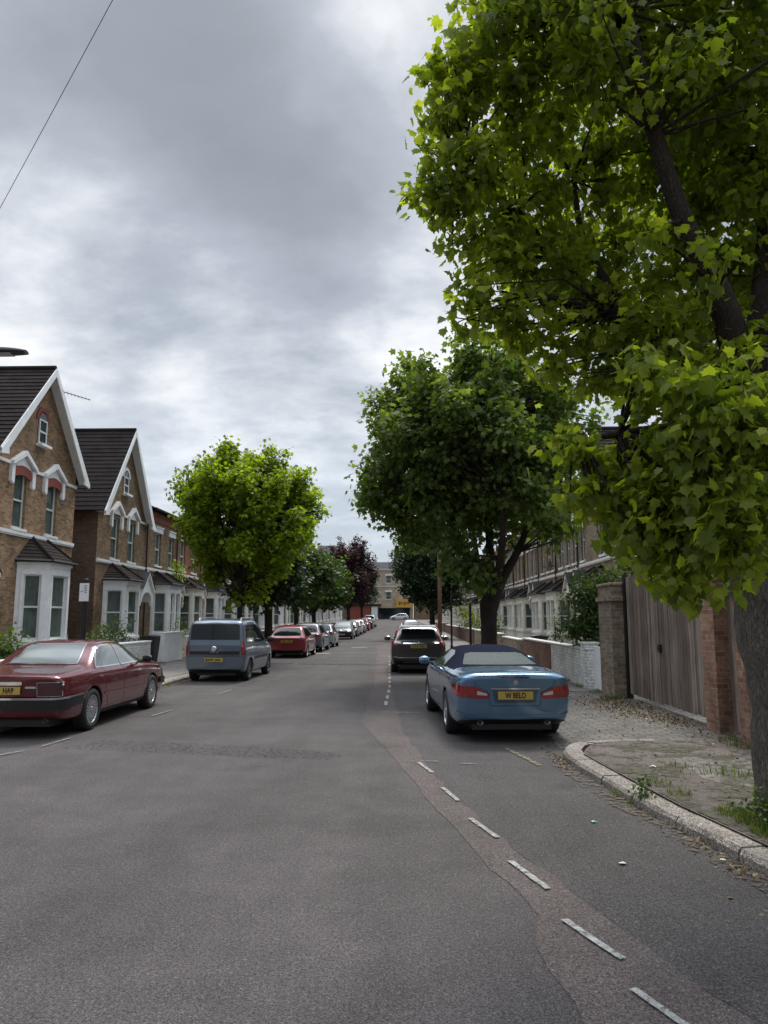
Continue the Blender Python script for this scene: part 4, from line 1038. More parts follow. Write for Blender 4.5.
def trunk_mesh(name, paths, mat, parent, twigs=(), n=12, rough=0., seed=1):
    mb = MB(); r = random.Random(seed)
    for pts, rads in paths:
        # smooth the path
        P = [Vector(p) for p in pts]; Q = []; RR = []
        for i in range(len(P)-1):
            p0, p1, p2, p3 = P[max(i-1, 0)], P[i], P[i+1], P[min(i+2, len(P)-1)]
            for k in range(5):
                t = k/5; Q.append(.5*((2*p1)+(-p0+p2)*t+(2*p0-5*p1+4*p2-p3)*t*t+(-p0+3*p1-3*p2+p3)*t**3)); RR.append(rads[i]+(rads[i+1]-rads[i])*t)
        Q.append(P[-1]); RR.append(rads[-1])
        RR = [a*(1+r.uniform(-rough, rough)) for a in RR]
        s0 = len(mb.v); mb.tube(Q, RR, n)
        if rough:
            for i in range(s0, len(mb.v)):
                x, y, z = mb.v[i]; f = rough*.5*(math.sin(x*23+z*7)+math.sin(y*19-z*5)); mb.v[i] = (x+f*.12, y+f*.12, z)
    for a, b, ra in twigs:
        a, b = Vector(a), Vector(b); mid = (a+b)/2 + Vector((r.uniform(-1, 1), r.uniform(-1, 1), r.uniform(-.5, 1)))*(b-a).length*.12
        mb.tube([a, mid, b], [ra, ra*.7, ra*.3], 5, cap=False)
    return mb.build(name, mat, parent, smooth=True)

def tree(loc, label, blobs, dens, size, mat, shape, paths, bark='bark2', group=None, name='street_tree', seed=1, spray=9, spread=.16, twr=.012, droop=.4, trough=0., cat='tree', ntw=2, lo=5, sub=8):
    base = Vector(loc); t = empty(name, base, 0, label, cat, group)
    loc_bl = [((Vector(c)-base), *rest) for c, *rest in blobs]
    P, O, K, tips = blob_points(loc_bl, dens, seed, spray, spread, lo=lo if not sub else 1, sub=sub)
    r = random.Random(seed); nodes = [Vector(p)-base for pts, rr in (paths[1:] or paths) for p in pts[1:]]
    tw = []
    for c, sc in tips:
        if len(sc) == 0: continue
        c = Vector(c); near = min(nodes, key=lambda q: (q-c).length + .6*max(0, q.z-c.z) + 1.8*max(0, c.z-q.z-.9))
        tw.append((near, c, twr*2.4))
        for k in range(min(ntw, len(sc))): tw.append((c, Vector(sc[r.randrange(len(sc))]), twr))
    trunk_mesh('trunk', [([Vector(p)-base for p in pts], rr) for pts, rr in paths[:1]], M[bark], t, (), n=20 if trough else 12, rough=trough, seed=seed)
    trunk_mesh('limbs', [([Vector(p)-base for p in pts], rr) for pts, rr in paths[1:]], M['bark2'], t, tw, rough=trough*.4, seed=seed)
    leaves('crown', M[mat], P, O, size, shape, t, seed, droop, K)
    return t

# the big maple on the near right pavement
TX, TY = 3.2, 6.55
big = []
for px, py, Y, r in [(490,25,6.5,.5),(470,60,6.4,.35),(555,20,6,.8),(650,20,6.6,.9),(740,20,6.5,.9),(500,-70,6.5,.7),(600,-90,6.5,1.2),(730,-110,6.5,1.3),(452,92,6.4,.36),(432,75,6.4,.18),(437,112,6.3,.24),
    (520,100,6.6,.6),(600,110,7.2,.8),(690,120,7.4,.85),(765,110,6.6,.9),(470,165,6.3,.40),(430,160,6.3,.22),(418,192,6.3,.17),(440,200,6.4,.25),(510,190,6.8,.6),(585,190,7.6,.8),(670,200,8.0,.8),(752,205,7.3,.9),
    (485,245,6.6,.40),(452,240,6.4,.18),(545,265,6.9,.55),(600,275,7.6,.6),(680,300,8.0,.7),(760,285,7.3,.8),(468,288,6.3,.22),(455,318,6.3,.13),(490,310,6.5,.28),(525,320,6.6,.36),(560,345,6.8,.30),(545,368,6.8,.15),(605,325,7.0,.42),(590,378,6.9,.18),(625,375,6.9,.26),
    (660,340,6.6,.5),(740,370,6.6,.6),(668,400,6.2,.36),(640,98,5.7,.15),(718,258,5.7,.2),(600,15,5.4,.2),(690,60,5.6,.25),(660,235,5.7,.14)]: big.append((PXY(px+max(0, (600-px)*.04), py, Y), r*.90))
for px, py, Y, r in [(566,442,5.6,.14),(585,455,5.6,.15),(582,487,5.6,.15),(612,485,5.6,.24),(645,465,5.9,.30),(628,510,5.6,.24),(600,505,5.6,.15),(662,385,5.2,.22),(640,370,5.2,.12),(700,405,5.1,.30),(745,420,4.9,.34),(685,455,5.3,.34),(735,480,5.0,.32),(660,510,5.5,.30),(655,548,5.5,.22),(700,530,5.3,.32),(740,545,5.0,.22),(685,580,5.4,.20),(725,520,5.0,.22),(660,572,5.6,.12),(760,460,5.0,.25),(764,520,5.1,.2)]: big.append((PXY(px, py, Y), r, 1.25))
g_ = random.Random(3)
for k in range(8):   # the rest of the crown: beyond the frame's edge, overhead and behind
    a = g_.uniform(0, 2*math.pi); e = g_.uniform(.05, 1.2); rr = g_.uniform(2.2, 3.4)
    c = Vector((TX+.3+rr*math.cos(a)*math.cos(e), TY+.4+rr*math.sin(a)*math.cos(e)*1.05, 5.6+rr*1.35*math.sin(e)))
    if c.x < 3.3 and c.z < 1.75+.93*max(c.y, 1)+.5: continue
    if c.y < 4.2 and c.z < 5: continue
    big.append((c, g_.uniform(.6, .95), .6))
paths = [([(3.38, 6.5, -.05), (3.30, 6.5, .25), (3.27, 6.5, 1.0), (3.2, 6.52, 1.9), (3.16, 6.55, 2.6), (3.12, 6.55, 3.3), (3.14, 6.5, 3.8)], [.50, .385, .34, .36, .40, .37, .25]),
    ([(3.05, 6.5, 3.1), (2.98, 6.4, 3.9), (2.78, 6.3, 4.65), (2.48, 6.2, 5.25), (2.24, 6.1, 6.0), (1.98, 5.95, 7.1), (1.7, 5.8, 8.3), (1.5, 5.7, 9.4)], [.22, .15, .11, .085, .072, .06, .042, .02]),
    ([(3.05, 6.6, 3.0), (2.65, 6.8, 4.15), (2.05, 7.0, 4.75), (1.5, 7.0, 5.3), (1.1, 6.8, 5.7), (.6, 6.6, 5.9)], [.17, .10, .08, .06, .04, .02]),
    ([(2.4, 6.9, 4.4), (2.1, 7.1, 5.0), (1.85, 7.2, 5.6), (1.75, 7.1, 6.2)], [.07, .05, .04, .02]),
    ([(3.15, 6.5, 3.4), (3.5, 6.8, 5.0), (3.8, 7.2, 6.6), (3.9, 7.4, 8.6)], [.24, .14, .09, .03]),
    ([(3.2, 6.5, 3.4), (4.1, 6.4, 4.6), (5.2, 6.2, 5.6)], [.2, .12, .04]), ([(3.15, 6.6, 3.3), (3.1, 7.8, 4.6), (2.7, 9.0, 5.8)], [.18, .11, .04]),
    ([(3.0, 6.4, 2.9), (2.6, 5.8, 3.25), (2.1, 5.6, 3.2), (1.65, 5.6, 3.15), (1.35, 5.6, 3.1)], [.11, .06, .045, .03, .012])]
tree((3.38, 6.5, .1), 'large maple with a thick grey trunk leaning over the near right pavement', big, 3000, .084, 'leaf_big', MAPLE, paths, 'bark', None, seed=11, spray=10, spread=.075, twr=.007, droop=.85, trough=.06, name='maple_tree')

def crown_blobs(c, rx, ry, rz, n, rb, seed, bottom=-.8, spikes=0, up=.0):
    g = random.Random(seed); out = []
    c = Vector(c); i = 0
    out.append((c, min(rx, rz)*.55, .7)); out.append((c+Vector((0, 0, rz*.35)), min(rx, rz)*.45, .7)); out.append((c-Vector((0, 0, rz*.3)), min(rx, rz)*.45, .7))
    while i < n:
        z = -1+2*(i+.5)/n; a = i*2.39996+g.uniform(-.4, .4); i += 1
        if z < bottom: continue
        s = math.sqrt(1-z*z); f = g.uniform(.55, 1.0)
        out.append((c+Vector((rx*s*math.cos(a)*f, ry*s*math.sin(a)*f, rz*z*f)), rb*g.uniform(.7, 1.25)))
    for k in range(spikes):
        a = g.uniform(0, 6.283); e = g.uniform(.1, 1.35); d = Vector((rx*math.cos(a)*math.cos(e), ry*math.sin(a)*math.cos(e), rz*math.sin(e)))
        for q in range(3): out.append((c+d*(.84+.14*q)+Vector((0, 0, .16*q)), rb*(.56-.13*q), 1.3))
    return out
def simple_paths(x, y, z0, h, c, rx, r0, seed, n=6, fork=.35):
    g = random.Random(seed); c = Vector(c); fz = z0+h
    P = [([(x, y, z0-.1), (x+.02, y, z0+.15), (x+.03, y, z0+h*.55), (x, y, fz), (c.x, c.y, c.z)], [r0*1.35, r0*1.05, r0*.92, r0*.85, r0*.3])]
    for k in range(n):
        a = 6.283*k/n+g.uniform(-.4, .4); l_ = rx*g.uniform(.45, .7)
        P.append(([(x, y, fz-.1), (x+l_*.35*math.cos(a), y+l_*.35*math.sin(a), fz+.8), (x+l_*math.cos(a), y+l_*math.sin(a), c.z+g.uniform(-.3, 1.0))], [r0*.6, r0*.4, r0*.12]))
    return P
# dark maple past the blue car
c = (2.2, 21.5, 6.1)
bl = crown_blobs(c, 3.1, 3.3, 3.1, 62, .72, 21, -.60, 34)
bl += [(PXY(475, 575, 20.5), .5), (PXY(455, 545, 20.5), .6), (PXY(450, 568, 20.), .3), (PXY(372, 490, 21), .28), (PXY(385, 440, 21.5), .33), (PXY(372, 452, 21.5), .2), (PXY(437, 388, 21.5), .3), (PXY(500, 372, 21.5), .3), (PXY(502, 357, 21.5), .18), (PXY(555, 530, 20.5), .5)]
tree((2.32, 21.2, .11), 'dark green street tree with a forked trunk just past the blue convertible', bl, 1150, .155, 'leaf_mid', LOBED,
     [([(2.32, 21.2, -.1), (2.33, 21.2, .3), (2.36, 21.2, 1.4), (2.36, 21.2, 2.1), (2.45, 21.3, 2.4)], [.34, .235, .22, .24, .2]),
      ([(2.36, 21.2, 1.9), (2.2, 21.2, 2.9), (1.75, 21.2, 3.6), (1.3, 21.2, 4.8)], [.15, .12, .09, .05]), ([(2.4, 21.2, 2.1), (2.45, 21.3, 3.3), (2.4, 21.4, 5), (2.3, 21.5, 7.5)], [.16, .12, .1, .03]),
      ([(2.42, 21.2, 2.0), (2.75, 21.2, 2.85), (3.2, 21.2, 3.6), (3.8, 21.2, 5)], [.2, .16, .11, .05]), ([(2.4, 21.2, 2.1), (2.2, 22.3, 3.3), (2.1, 23.2, 5)], [.14, .1, .04]), ([(2.4, 21.2, 2.2), (2.6, 20.1, 3.4), (2.6, 19.4, 5)], [.14, .1, .04])],
     group='street trees', seed=22, spray=10, spread=.15, twr=.012, droop=.45, trough=.05)
# bright tree on the left
c = (-6.55, 30.3, 5.55)
tree((-6.75, 30.3, .115), 'bright yellow-green round street tree on the left behind the blue-grey van', crown_blobs(c, 2.8, 2.8, 2.75, 54, .62, 31, -.9, 34) + [(PXY(238, 600, 30.2), .4), (PXY(215, 575, 30.2), .4), (PXY(255, 590, 30.2), .5), (PXY(226, 470, 30.2), .45), (PXY(227, 455, 30.2), .28), (PXY(264, 466, 30.2), .4), (PXY(268, 452, 30.2), .2), (PXY(300, 478, 30.2), .4), (PXY(312, 500, 30.2), .35), (PXY(190, 492, 30.2), .4), (PXY(184, 520, 30.2), .3)], 1200, .15, 'leaf_bright', LOBED,
     simple_paths(-6.75, 30.3, .1, 2.3, c, 2.8, .12, 32), group='street trees', seed=33, spray=10, spread=.14, droop=.3)
T2 = [  # x, y, trunk height, centre z, rx, rz, leaf, seed, label, density
    (-7.0, 38.0, 2.1, 3.7, 2.0, 1.55, 'leaf_dark', 41, 'small dark tree with a thick trunk right behind the red hatchback', .22, 900),
    (-6.9, 47.0, 1.9, 3.9, 2.3, 1.7, 'leaf_midgreen', 42, 'mid-green low tree over the grey crossover on the left', .16, 900),
    (-7.0, 57.0, 2.0, 4.1, 2.7, 2.1, 'leaf_midgreen', 43, 'green tree right of the bright one and left of the purple tree', .18, 900),
    (-7.1, 93.0, 2.6, 6.6, 3.2, 4.2, 'leaf_purple', 44, 'purple-leaved tree far down the left pavement', .25, 800),
    (-6.3, 108.0, 2.6, 5.4, 2.4, 3.0, 'leaf_dark', 45, 'green tree just to the right of the purple one', .2, 600),
    (2.15, 60.0, 2.2, 5.6, 3.3, 3.6, 'leaf_dark', 46, 'dark rounded tree beyond the telegraph pole on the right', .24, 1000),
    (2.9, 84.0, 2.2, 4.6, 2.4, 2.6, 'leaf_dark', 47, 'farthest dark tree on the right, low beyond the rounded dark one', .2, 700)]
for x, y, th, cz, rx, rz_, lf, sd, lab, r0, dn in T2:
    z0 = gz(y)+.11; c = (x, y, z0+cz)
    tree((x, y, z0), lab, crown_blobs(c, rx, rx, rz_, 40, rx*.25, sd, -.9, 14), dn*.55, .20, lf, LOBED, simple_paths(x, y, z0, th, c, rx, r0, sd), group='street trees', seed=sd, spray=9, spread=.2, twr=.02, ntw=2)

def bush(loc, label, blobs, dens=900, size=.07, mat='leaf_bush', seed=1, cat='bush', name='bush', shape=OVAL, group='garden bushes', stem=.02, spread=.09):
    base = Vector(loc); hz = max(b_[0][2] for b_ in blobs)
    pts = [([base, base+Vector((0, 0, hz*.4)), base+Vector((.01, .01, hz*.8))], [stem, stem*.8, stem*.4])]
    bb = [(base+Vector(o), r) for o, r in blobs]
    b = empty(name, base, 0, label, cat, group)
    P, O, K, tips = blob_points([(Vector(c)-base, r) for c, r in bb], dens, seed, 8, spread)
    tw = [((0, 0, hz*.2), tuple(c), stem*.6) for c, sc in tips]
    trunk_mesh('stems', [([Vector(p)-base for p in q], rr) for q, rr in pts], M['bark2'], b, tw, n=6)
    leaves('foliage', M[mat], P, O, size, shape, b, seed, .1, K)
    return b
bush((-9.9, 17.6, .1), 'broad glossy dark green bush over the low grey wall behind the maroon car', [((0, -.4, .9), .55), ((.1, .3, .95), .55), ((-.2, .9, .8), .5), ((.1, 0, .5), .6)], 1300, .11, 'leaf_bush', 51)
bush((-9.9, 15.2, .1), 'yellowish green hedge at the left edge behind the maroon car', [((0, -.6, .8), .6), ((.1, 0, .95), .55), ((0, .6, .85), .5), ((0, 1.0, .6), .5)], 1300, .075, 'leaf_yel', 52)
bush((-10.0, 20.3, .1), 'small grey-green shrub behind the black sign post', [((0, 0, .7), .4), ((0, .5, .6), .4)], 1100, .06, 'leaf_bush', 53)
bush((-10.2, 25.6, .1), 'leafy shrub in front of the shuttered bay above the long white wall', [((0, -.6, .9), .5), ((0, .1, 1.1), .55), ((0, .7, 1.2), .55), ((.1, .9, .7), .5), ((0, -1.5, .8), .4)], 1100, .08, 'leaf_bush', 54)
bush((-10.5, 34.5, .1), 'thin shrub against the white bay behind the blue-grey van', [((0, 0, .9), .5), ((0, .3, 1.3), .4)], 800, .08, 'leaf_bush', 55)
bush((4.95, 19.6, .1), 'tall dark green bush rising behind the peeling white wall', [((0, 0, 1.3), .7), ((.1, -.5, 1.9), .75), ((-.2, .2, 2.3), .5), ((.2, -.9, 2.6), .45), ((0, -.8, 1.4), .55), ((-.3, -.6, 2.2), .5), ((-.4, .2, 1.5), .5)], 2600, .09, 'leaf_bush', 56, stem=.04)
bush((5.7, 16.6, .1), 'loose leafy tree-like shrub standing behind the weathered brick pier', [((-.3, .3, 3.1), .6), ((.2, -.3, 3.4), .6), ((-.4, -.2, 2.8), .45), ((.4, .2, 2.6), .5), ((-.2, -.9, 3.3), .5)], 2200, .10, 'leaf_bush', 57, stem=.05)
bush((5.05, 11.0, .1), 'dark foliage spilling over the flaking brick pier beside the plank gates', [((-.25, .3, 2.3), .32), ((-.35, -.1, 2.15), .28), ((-.3, -.5, 2.35), .34), ((-.1, .1, 2.6), .35), ((-.45, .75, 2.2), .22)], 1700, .085, 'leaf_mid', 58, stem=.03)
bush((5.0, 46, .15), 'dark green hedge over the grey wall past the right street tree', [((0, 0, 1.2), .7), ((.2, -1.5, 1.3), .7), ((0, 1.5, 1.3), .8), ((.1, -3, 1.1), .6)], 600, .11, 'leaf_bush', 59)
bush((4.7, 55, .2), 'yellow-green bush beside the far right pavement', [((0, 0, 1.6), .8), ((-.3, .8, 2.0), .7), ((0, -.9, 1.3), .7)], 700, .13, 'leaf_yel', 60)
bush((-11.75, 37.8, .1), 'climbing shrub growing over the white bay roof left of the bright tree', [((0, 0, 2.6), .25), ((0, .2, 3.3), .35), ((.1, .1, 3.9), .45), ((.1, -.3, 4.3), .35)], 1200, .10, 'leaf_bright', 61, stem=.03)
bush((7.0, 35.2, .1), 'green climber beside the first cream bay on the right', [((0, 0, .9), .4), ((0, -.6, 1.3), .45), ((.1, -.9, 2.2), .4)], 900, .09, 'leaf_bush', 62)

# weeds, litter and leaf fall
def scatter_blades(name, spots, mat, seed, label=None, h=(.05, .16), w=.007, cat=None, kind='stuff'):
    g = random.Random(seed); m = MB()
    for x, y, z, r, n in spots:
        for k in range(n):
            a = g.uniform(0, 6.283); q = r*math.sqrt(g.random()); bx, by = x+q*math.cos(a), y+q*math.sin(a); b = g.uniform(0, 6.283); hh = g.uniform(*h)*(1-.5*q/r); ln = g.uniform(.1, .8)*hh
            dx, dy = math.cos(b), math.sin(b); ww = w*g.uniform(.6, 1.6)
            p0 = (bx-dy*ww, by+dx*ww, z); p1 = (bx+dy*ww, by-dx*ww, z); mid = (bx+dx*ln*.4, by+dy*ln*.4, z+hh*.65)
            m.face([p0, p1, (mid[0]+dy*ww*.7, mid[1]-dx*ww*.7, mid[2]), (mid[0]-dy*ww*.7, mid[1]+dx*ww*.7, mid[2])]); m.face([(mid[0]-dy*ww*.7, mid[1]+dx*ww*.7, mid[2]), (mid[0]+dy*ww*.7, mid[1]-dx*ww*.7, mid[2]), (bx+dx*ln, by+dy*ln, z+hh)])
    o = m.build(name, mat, fix=False); return tag(o, label, cat, kind=kind)
M['grass'] = leaf_mat('grass', (.05, .08, .015), (.08, .12, .025), (.16, .17, .05), .35)
def tint_all(o, seed):
    g = np.random.default_rng(seed); a = o.data.attributes.new('tint', 'FLOAT', 'FACE'); a.data.foreach_set('value', g.random(len(o.data.polygons)).astype(np.float32))
sp = [(2.95, 6.3, .12, .30, 900), (2.85, 6.0, .12, .22, 600), (2.75, 6.6, .12, .16, 160), (2.55, 7.3, .12, .12, 60), (2.22, 7.4, .0, .12, 130), (2.1, 7.75, .0, .08, 60), (2.5, 7.75, .12, .14, 60), (3.0, 8.4, .12, .3, 60), (3.4, 8.2, .12, .25, 110), (3.7, 8.0, .12, .22, 90), (4.4, 10.4, .12, .2, 100), (4.3, 9.9, .12, .2, 130), (4.2, 15.5, .12, .25, 220), (4.25, 16.9, .12, .2, 100), (4.2, 18.3, .12, .15, 100), (4.25, 20, .12, .1, 60), (4.28, 21.5, .12, .1, 60), (2.0, 9.6, .01, .06, 30), (-8.9, 27.2, .11, .2, 160), (-8.95, 24, .11, .1, 80), (-8.95, 30.4, .11, .15, 80), (-6.2, 18.5, .0, .08, 50), (-6.2, 19.5, .0, .08, 50)]
o = scatter_blades('grass_tufts', sp, M['grass'], 5, h=(.02, .14), w=.0035); tint_all(o, 3); o['label'] = 'tufts of green grass and weeds along the kerb and wall feet'; o['category'] = 'weeds'
# leafy weed at the trunk foot and one in the gutter
bush((2.88, 6.25, .12), 'bushy green weed growing at the foot of the big trunk', [((0, 0, .18), .17), ((-.14, .1, .12), .12), ((.1, -.1, .26), .12), ((-.05, -.12, .10), .14)], 5200, .035, 'leaf_bush', 71, 'weed', 'weed', group=None, stem=.004, spread=.035)
bush((2.24, 7.32, .01), 'small dark green weed growing in the gutter against the kerb', [((0, 0, .12), .06), ((0, .02, .20), .05), ((-.05, .08, .05), .08), ((.0, -.08, .05), .06)], 9000, .04, 'leaf_bush', 72, 'weed', 'weed', group=None, stem=.004, spread=.025)
M['deadleaf'] = leaf_mat('dead_leaf', (.10, .065, .03), (.17, .12, .06), (.26, .20, .11), .1, (1, .9, .7))
gg = np.random.default_rng(9)
def litter(n, cx, cy, rx, ry, z):
    p = np.stack([cx+gg.normal(0, rx, n), cy+gg.normal(0, ry, n), np.full(n, z)+gg.uniform(0, .015, n)], 1); return p
P = np.concatenate([litter(1700, 4.0, 14.2, .32, 1.0, .12), litter(500, 4.3, 12.3, .2, .6, .125), litter(260, 3.4, 13.8, .5, 1.2, .11), litter(220, 2.2, 7.8, .05, .5, .006), litter(160, 2.32, 6.3, .05, .6, .006), litter(120, 3.6, 9.0, .6, .8, .125), litter(160, 1.9, 9.6, .06, .4, .006), litter(120, 4.2, 10.5, .2, .3, .125), litter(200, 2.3, 6.9, .12, 1.2, .006), litter(150, -6.15, 19, .06, 3, .005), litter(300, -8.7, 24, .2, 4, .12)])
P[:, 0] = np.minimum(P[:, 0], 4.55)
ok = ~((P[:, 2] < .05) & (P[:, 0] > np.array([rk(v)-.02 for v in P[:, 1]]))); P = P[ok]
lt = leaves('fallen_leaves', M['deadleaf'], P, np.zeros_like(P), .035, OVAL, None, 8, 0., None, .5)
tag(lt, 'brown fallen leaves and seeds drifted in front of the plank gates and in the gutter', 'fallen leaves', kind='stuff')
v = np.empty(len(lt.data.vertices)*3, np.float32); lt.data.vertices.foreach_get('co', v); v = v.reshape(-1, 3)
gy = np.maximum(v[:, 2], np.where(v[:, 0] > 2.6, .118, .004)); v[:, 2] = gy; lt.data.vertices.foreach_set('co', v.ravel()); lt.data.update()
def scrap(x, y, z, s, mat, label, seed):
    g = random.Random(seed); m = MB(); n = 7
    ring = [(x+s*g.uniform(.6, 1.1)*math.cos(6.283*k/n), y+s*g.uniform(.5, .8)*math.sin(6.283*k/n), z+g.uniform(.002, s*.4)) for k in range(n)]
    top = (x+s*.1, y, z+s*.5)
    for k in range(n): m.face([ring[k], ring[(k+1) % n], top])
    o = m.build('litter', M[mat], fix=False); return tag(o, label, 'litter')
M['paper'] = pmat('scrap_paper', (.62, .60, .56), .8, noise=.2, nscale=30); M['greenfoil'] = pmat('green_scrap', (.12, .30, .16), .4)
scrap(2.72, 8.55, .122, .05, 'paper', 'crumpled white paper scrap on the pavement near the kerb', 1)
scrap(1.62, 6.75, .006, .035, 'greenfoil', 'small green scrap lying on the road near the kerb', 2)
scrap(1.55, 5.65, .006, .035, 'paper', 'small white scrap lying on the road among the near dashes', 3)
scrap(2.30, 5.75, .006, .03, 'paper', 'pale scrap in the gutter below the near kerb stones', 4)

# overhead service wire
cable(PXY(139, -2, 9.0) + Vector((.6, 0, 2.2)), PXY(-55, 308, 16), .05, 'thin dark overhead wire crossing the sky at the top left', .006)

# ------------------------------------------------------------------ cars
def evaluated(o):
    dg = bpy.context.evaluated_depsgraph_get(); dg.update()
    me = bpy.data.meshes.new_from_object(o.evaluated_get(dg)); return me
def car_body(rings, arches, mats, split=None, sub=2, archr=None, extra_cut=None):
    """closed body lofted through cross-sections; rings = (yb, ys, yr, zb, zs, zr, ws, wr)"""
    def sect(R_):
        yb, ys, yr, zb, zs, zr, ws, wr = R_
        d = max(zr-zs, .01); e = min(.07, d*.30)
        pts = [(0, zb), (.55*ws, zb), (.86*ws, zb), (.965*ws, zb+.05), (ws*.995, zb+.30*(zs-zb)), (ws, zb+.62*(zs-zb)), (.985*ws, zs-.05), (ws*.95, zs), ]
        xs, xr = ws*.95, wr
        pts += [(xs+(xr-xs)*.12, zs+d*.10), (xs+(xr-xs)*.50+.012, zs+(d-e)*.52), (xr+.012, zr-e), (xr*.90, zr-e*.35), (xr*.55, zr+.004), (0, zr+.012)]
        out = []
        for x, z in pts:
            t = (z-zb)/max(zs-zb, .01)
            y = yb+(ys-yb)*t if t <= 1 else ys+(yr-ys)*min(1, (z-zs)/d)
            out.append(Vector((x, y, z)))
        return out
    bm = bmesh.new(); S_ = []
    for r in rings:
        h = sect(r); n = len(h)
        S_.append([bm.verts.new(p) for p in h] + [bm.verts.new((-p.x, p.y, p.z)) for p in h[-2:0:-1]])
    N = len(S_[0]); n = len(sect(rings[0]))
    for a, b in zip(S_, S_[1:]):
        for i in range(N): bm.faces.new([a[i], a[(i+1) % N], b[(i+1) % N], b[i]])
    for s, rev in ((S_[0], 0), (S_[-1], 1)):           # caps: strips between left and right
        rows = [[s[0]]] + [[s[i], s[N-i]] for i in range(1, n-1)] + [[s[n-1]]]
        full = []
        for i, row in enumerate(rows):
            if len(row) == 1: full.append([row[0]]*5); continue
            p, q = row; mids = []
            for t in (.25, .5, .75):
                c = p.co.lerp(q.co, t)
                sgn = -1 if not rev else 1
                c.y += sgn*.045*(1-(2*t-1)**2); mids.append(bm.verts.new(c))
            full.append([p]+mids+[q])
        for r0, r1 in zip(full, full[1:]):
            for k in range(4):
                vs = []
                for v in (r0[k], r0[k+1], r1[k+1], r1[k]):
                    if v not in vs: vs.append(v)
                if len(vs) > 2:
                    try: bm.faces.new(vs)
                    except ValueError: pass
    bmesh.ops.recalc_face_normals(bm, faces=bm.faces)
    me = bpy.data.meshes.new('body'); bm.to_mesh(me); bm.free()
    o = bpy.data.objects.new('body_tmp', me); C.objects.link(o)
    md = o.modifiers.new('s', 'SUBSURF'); md.levels = sub; md.render_levels = sub
    full = evaluated(o); bpy.data.objects.remove(o)
    o = bpy.data.objects.new('body_tmp', full); C.objects.link(o)
    bv = bmesh.new(); bv.from_mesh(full); bvh = BVHTree.FromBMesh(bv); bv.free()
    cut = MB(); W_ = max(r[6] for r in rings)
    for y, z, rr in arches:
        for sx in (-1, 1):
            n_ = 28; base = len(cut.v); x0, x1 = (W_-.34)*sx, (W_+.2)*sx
            for x in (x0, x1):
                for j in range(n_): cut.v.append((x, y+rr*math.cos(2*math.pi*j/n_), z+rr*math.sin(2*math.pi*j/n_)))
            for j in range(n_): cut.f.append((base+j, base+(j+1) % n_, base+n_+(j+1) % n_, base+n_+j)); cut.m.append(0)
            cut.f.append(tuple(base+j for j in range(n_))); cut.f.append(tuple(base+n_+j for j in range(n_))[::-1]); cut.m += [0, 0]
    co = cut.build('cut', M['plastic'])
    bo = o.modifiers.new('b', 'BOOLEAN'); bo.operation = 'DIFFERENCE'; bo.object = co; bo.solver = 'EXACT'
    bo.material_mode = 'TRANSFER'
    full.materials.clear(); full.materials.append(mats[0])
    res = evaluated(o)
    if len(res.polygons) < 50: res = full.copy()
    bpy.data.objects.remove(o); bpy.data.objects.remove(co)
    res.polygons.foreach_set('use_smooth', [True]*len(res.polygons))
    # wheel-well faces take the dark underseal
    if len(res.materials) < 2: res.materials.append(M['plastic'])
    for p in res.polygons:
        c = p.center
        for y, z, rr in arches:
            if math.hypot(c.y-y, c.z-z) < rr+.004 and abs(c.x) < W_-.003 and (abs(p.normal.x) > .95 and abs(c.x) < W_-.30 or math.hypot(c.y-y, c.z-z) > rr-.03 and abs(p.normal.x) < .4): p.material_index = 1; p.use_smooth = False
        if c.z < min(r[3] for r in rings)+.03: p.material_index = 1
    return res, bvh
def inset_poly(poly, n=3):
    pass
def decal(bvh, polys, off=.004, res=.05, thick=0.):
    """conformal panel: polys = [(axis, outline)], axis 'L','R' side view (y,z); 'B' rear, 'F' front (x,z); 'T' top (x,y)"""
    mb = MB()
    for ax, poly in polys:
        bm = bmesh.new(); f = bm.faces.new([bm.verts.new((a, b, 0)) for a, b in poly])
        lo = [min(p[i] for p in poly) for i in (0, 1)]; hi = [max(p[i] for p in poly) for i in (0, 1)]
        for i in (0, 1):
            k = int((hi[i]-lo[i])/res)
            for j in range(1, k+1):
                co = [0, 0, 0]; co[i] = lo[i]+(hi[i]-lo[i])*j/(k+1); no = [0, 0, 0]; no[i] = 1
                bmesh.ops.bisect_plane(bm, geom=bm.verts[:]+bm.edges[:]+bm.faces[:], plane_co=co, plane_no=no)
        mp = {}
        for v in bm.verts:
            a, b = v.co.x, v.co.y
            if ax == 'L': org, d = (-3, a, b), (1, 0, 0)
            elif ax == 'R': org, d = (3, a, b), (-1, 0, 0)
            elif ax == 'B': org, d = (a, -4, b), (0, 1, 0)
            elif ax == 'F': org, d = (a, 4, b), (0, -1, 0)
            else: org, d = (a, b, 4), (0, 0, -1)
            loc, nrm, idx, dist = bvh.ray_cast(Vector(org), Vector(d))
            if loc is None: mp[v] = None; continue
            if nrm.dot(Vector(d)) > 0: nrm = -nrm
            mp[v] = loc + nrm*off
        for f in bm.faces:
            P = [mp[v] for v in f.verts]
            if any(p is None for p in P): continue
            mb.face(P)
        bm.free()
    return mb
def finish(mb, name, mat, par, off_smooth=True):
    o = mb.build(name, mat, par, fix=False)
    b = bmesh.new(); b.from_mesh(o.data); bmesh.ops.remove_doubles(b, verts=b.verts, dist=.0004); bmesh.ops.recalc_face_normals(b, faces=b.faces); b.to_mesh(o.data); b.free()
    o.data.polygons.foreach_set('use_smooth', [True]*len(o.data.polygons)); return o
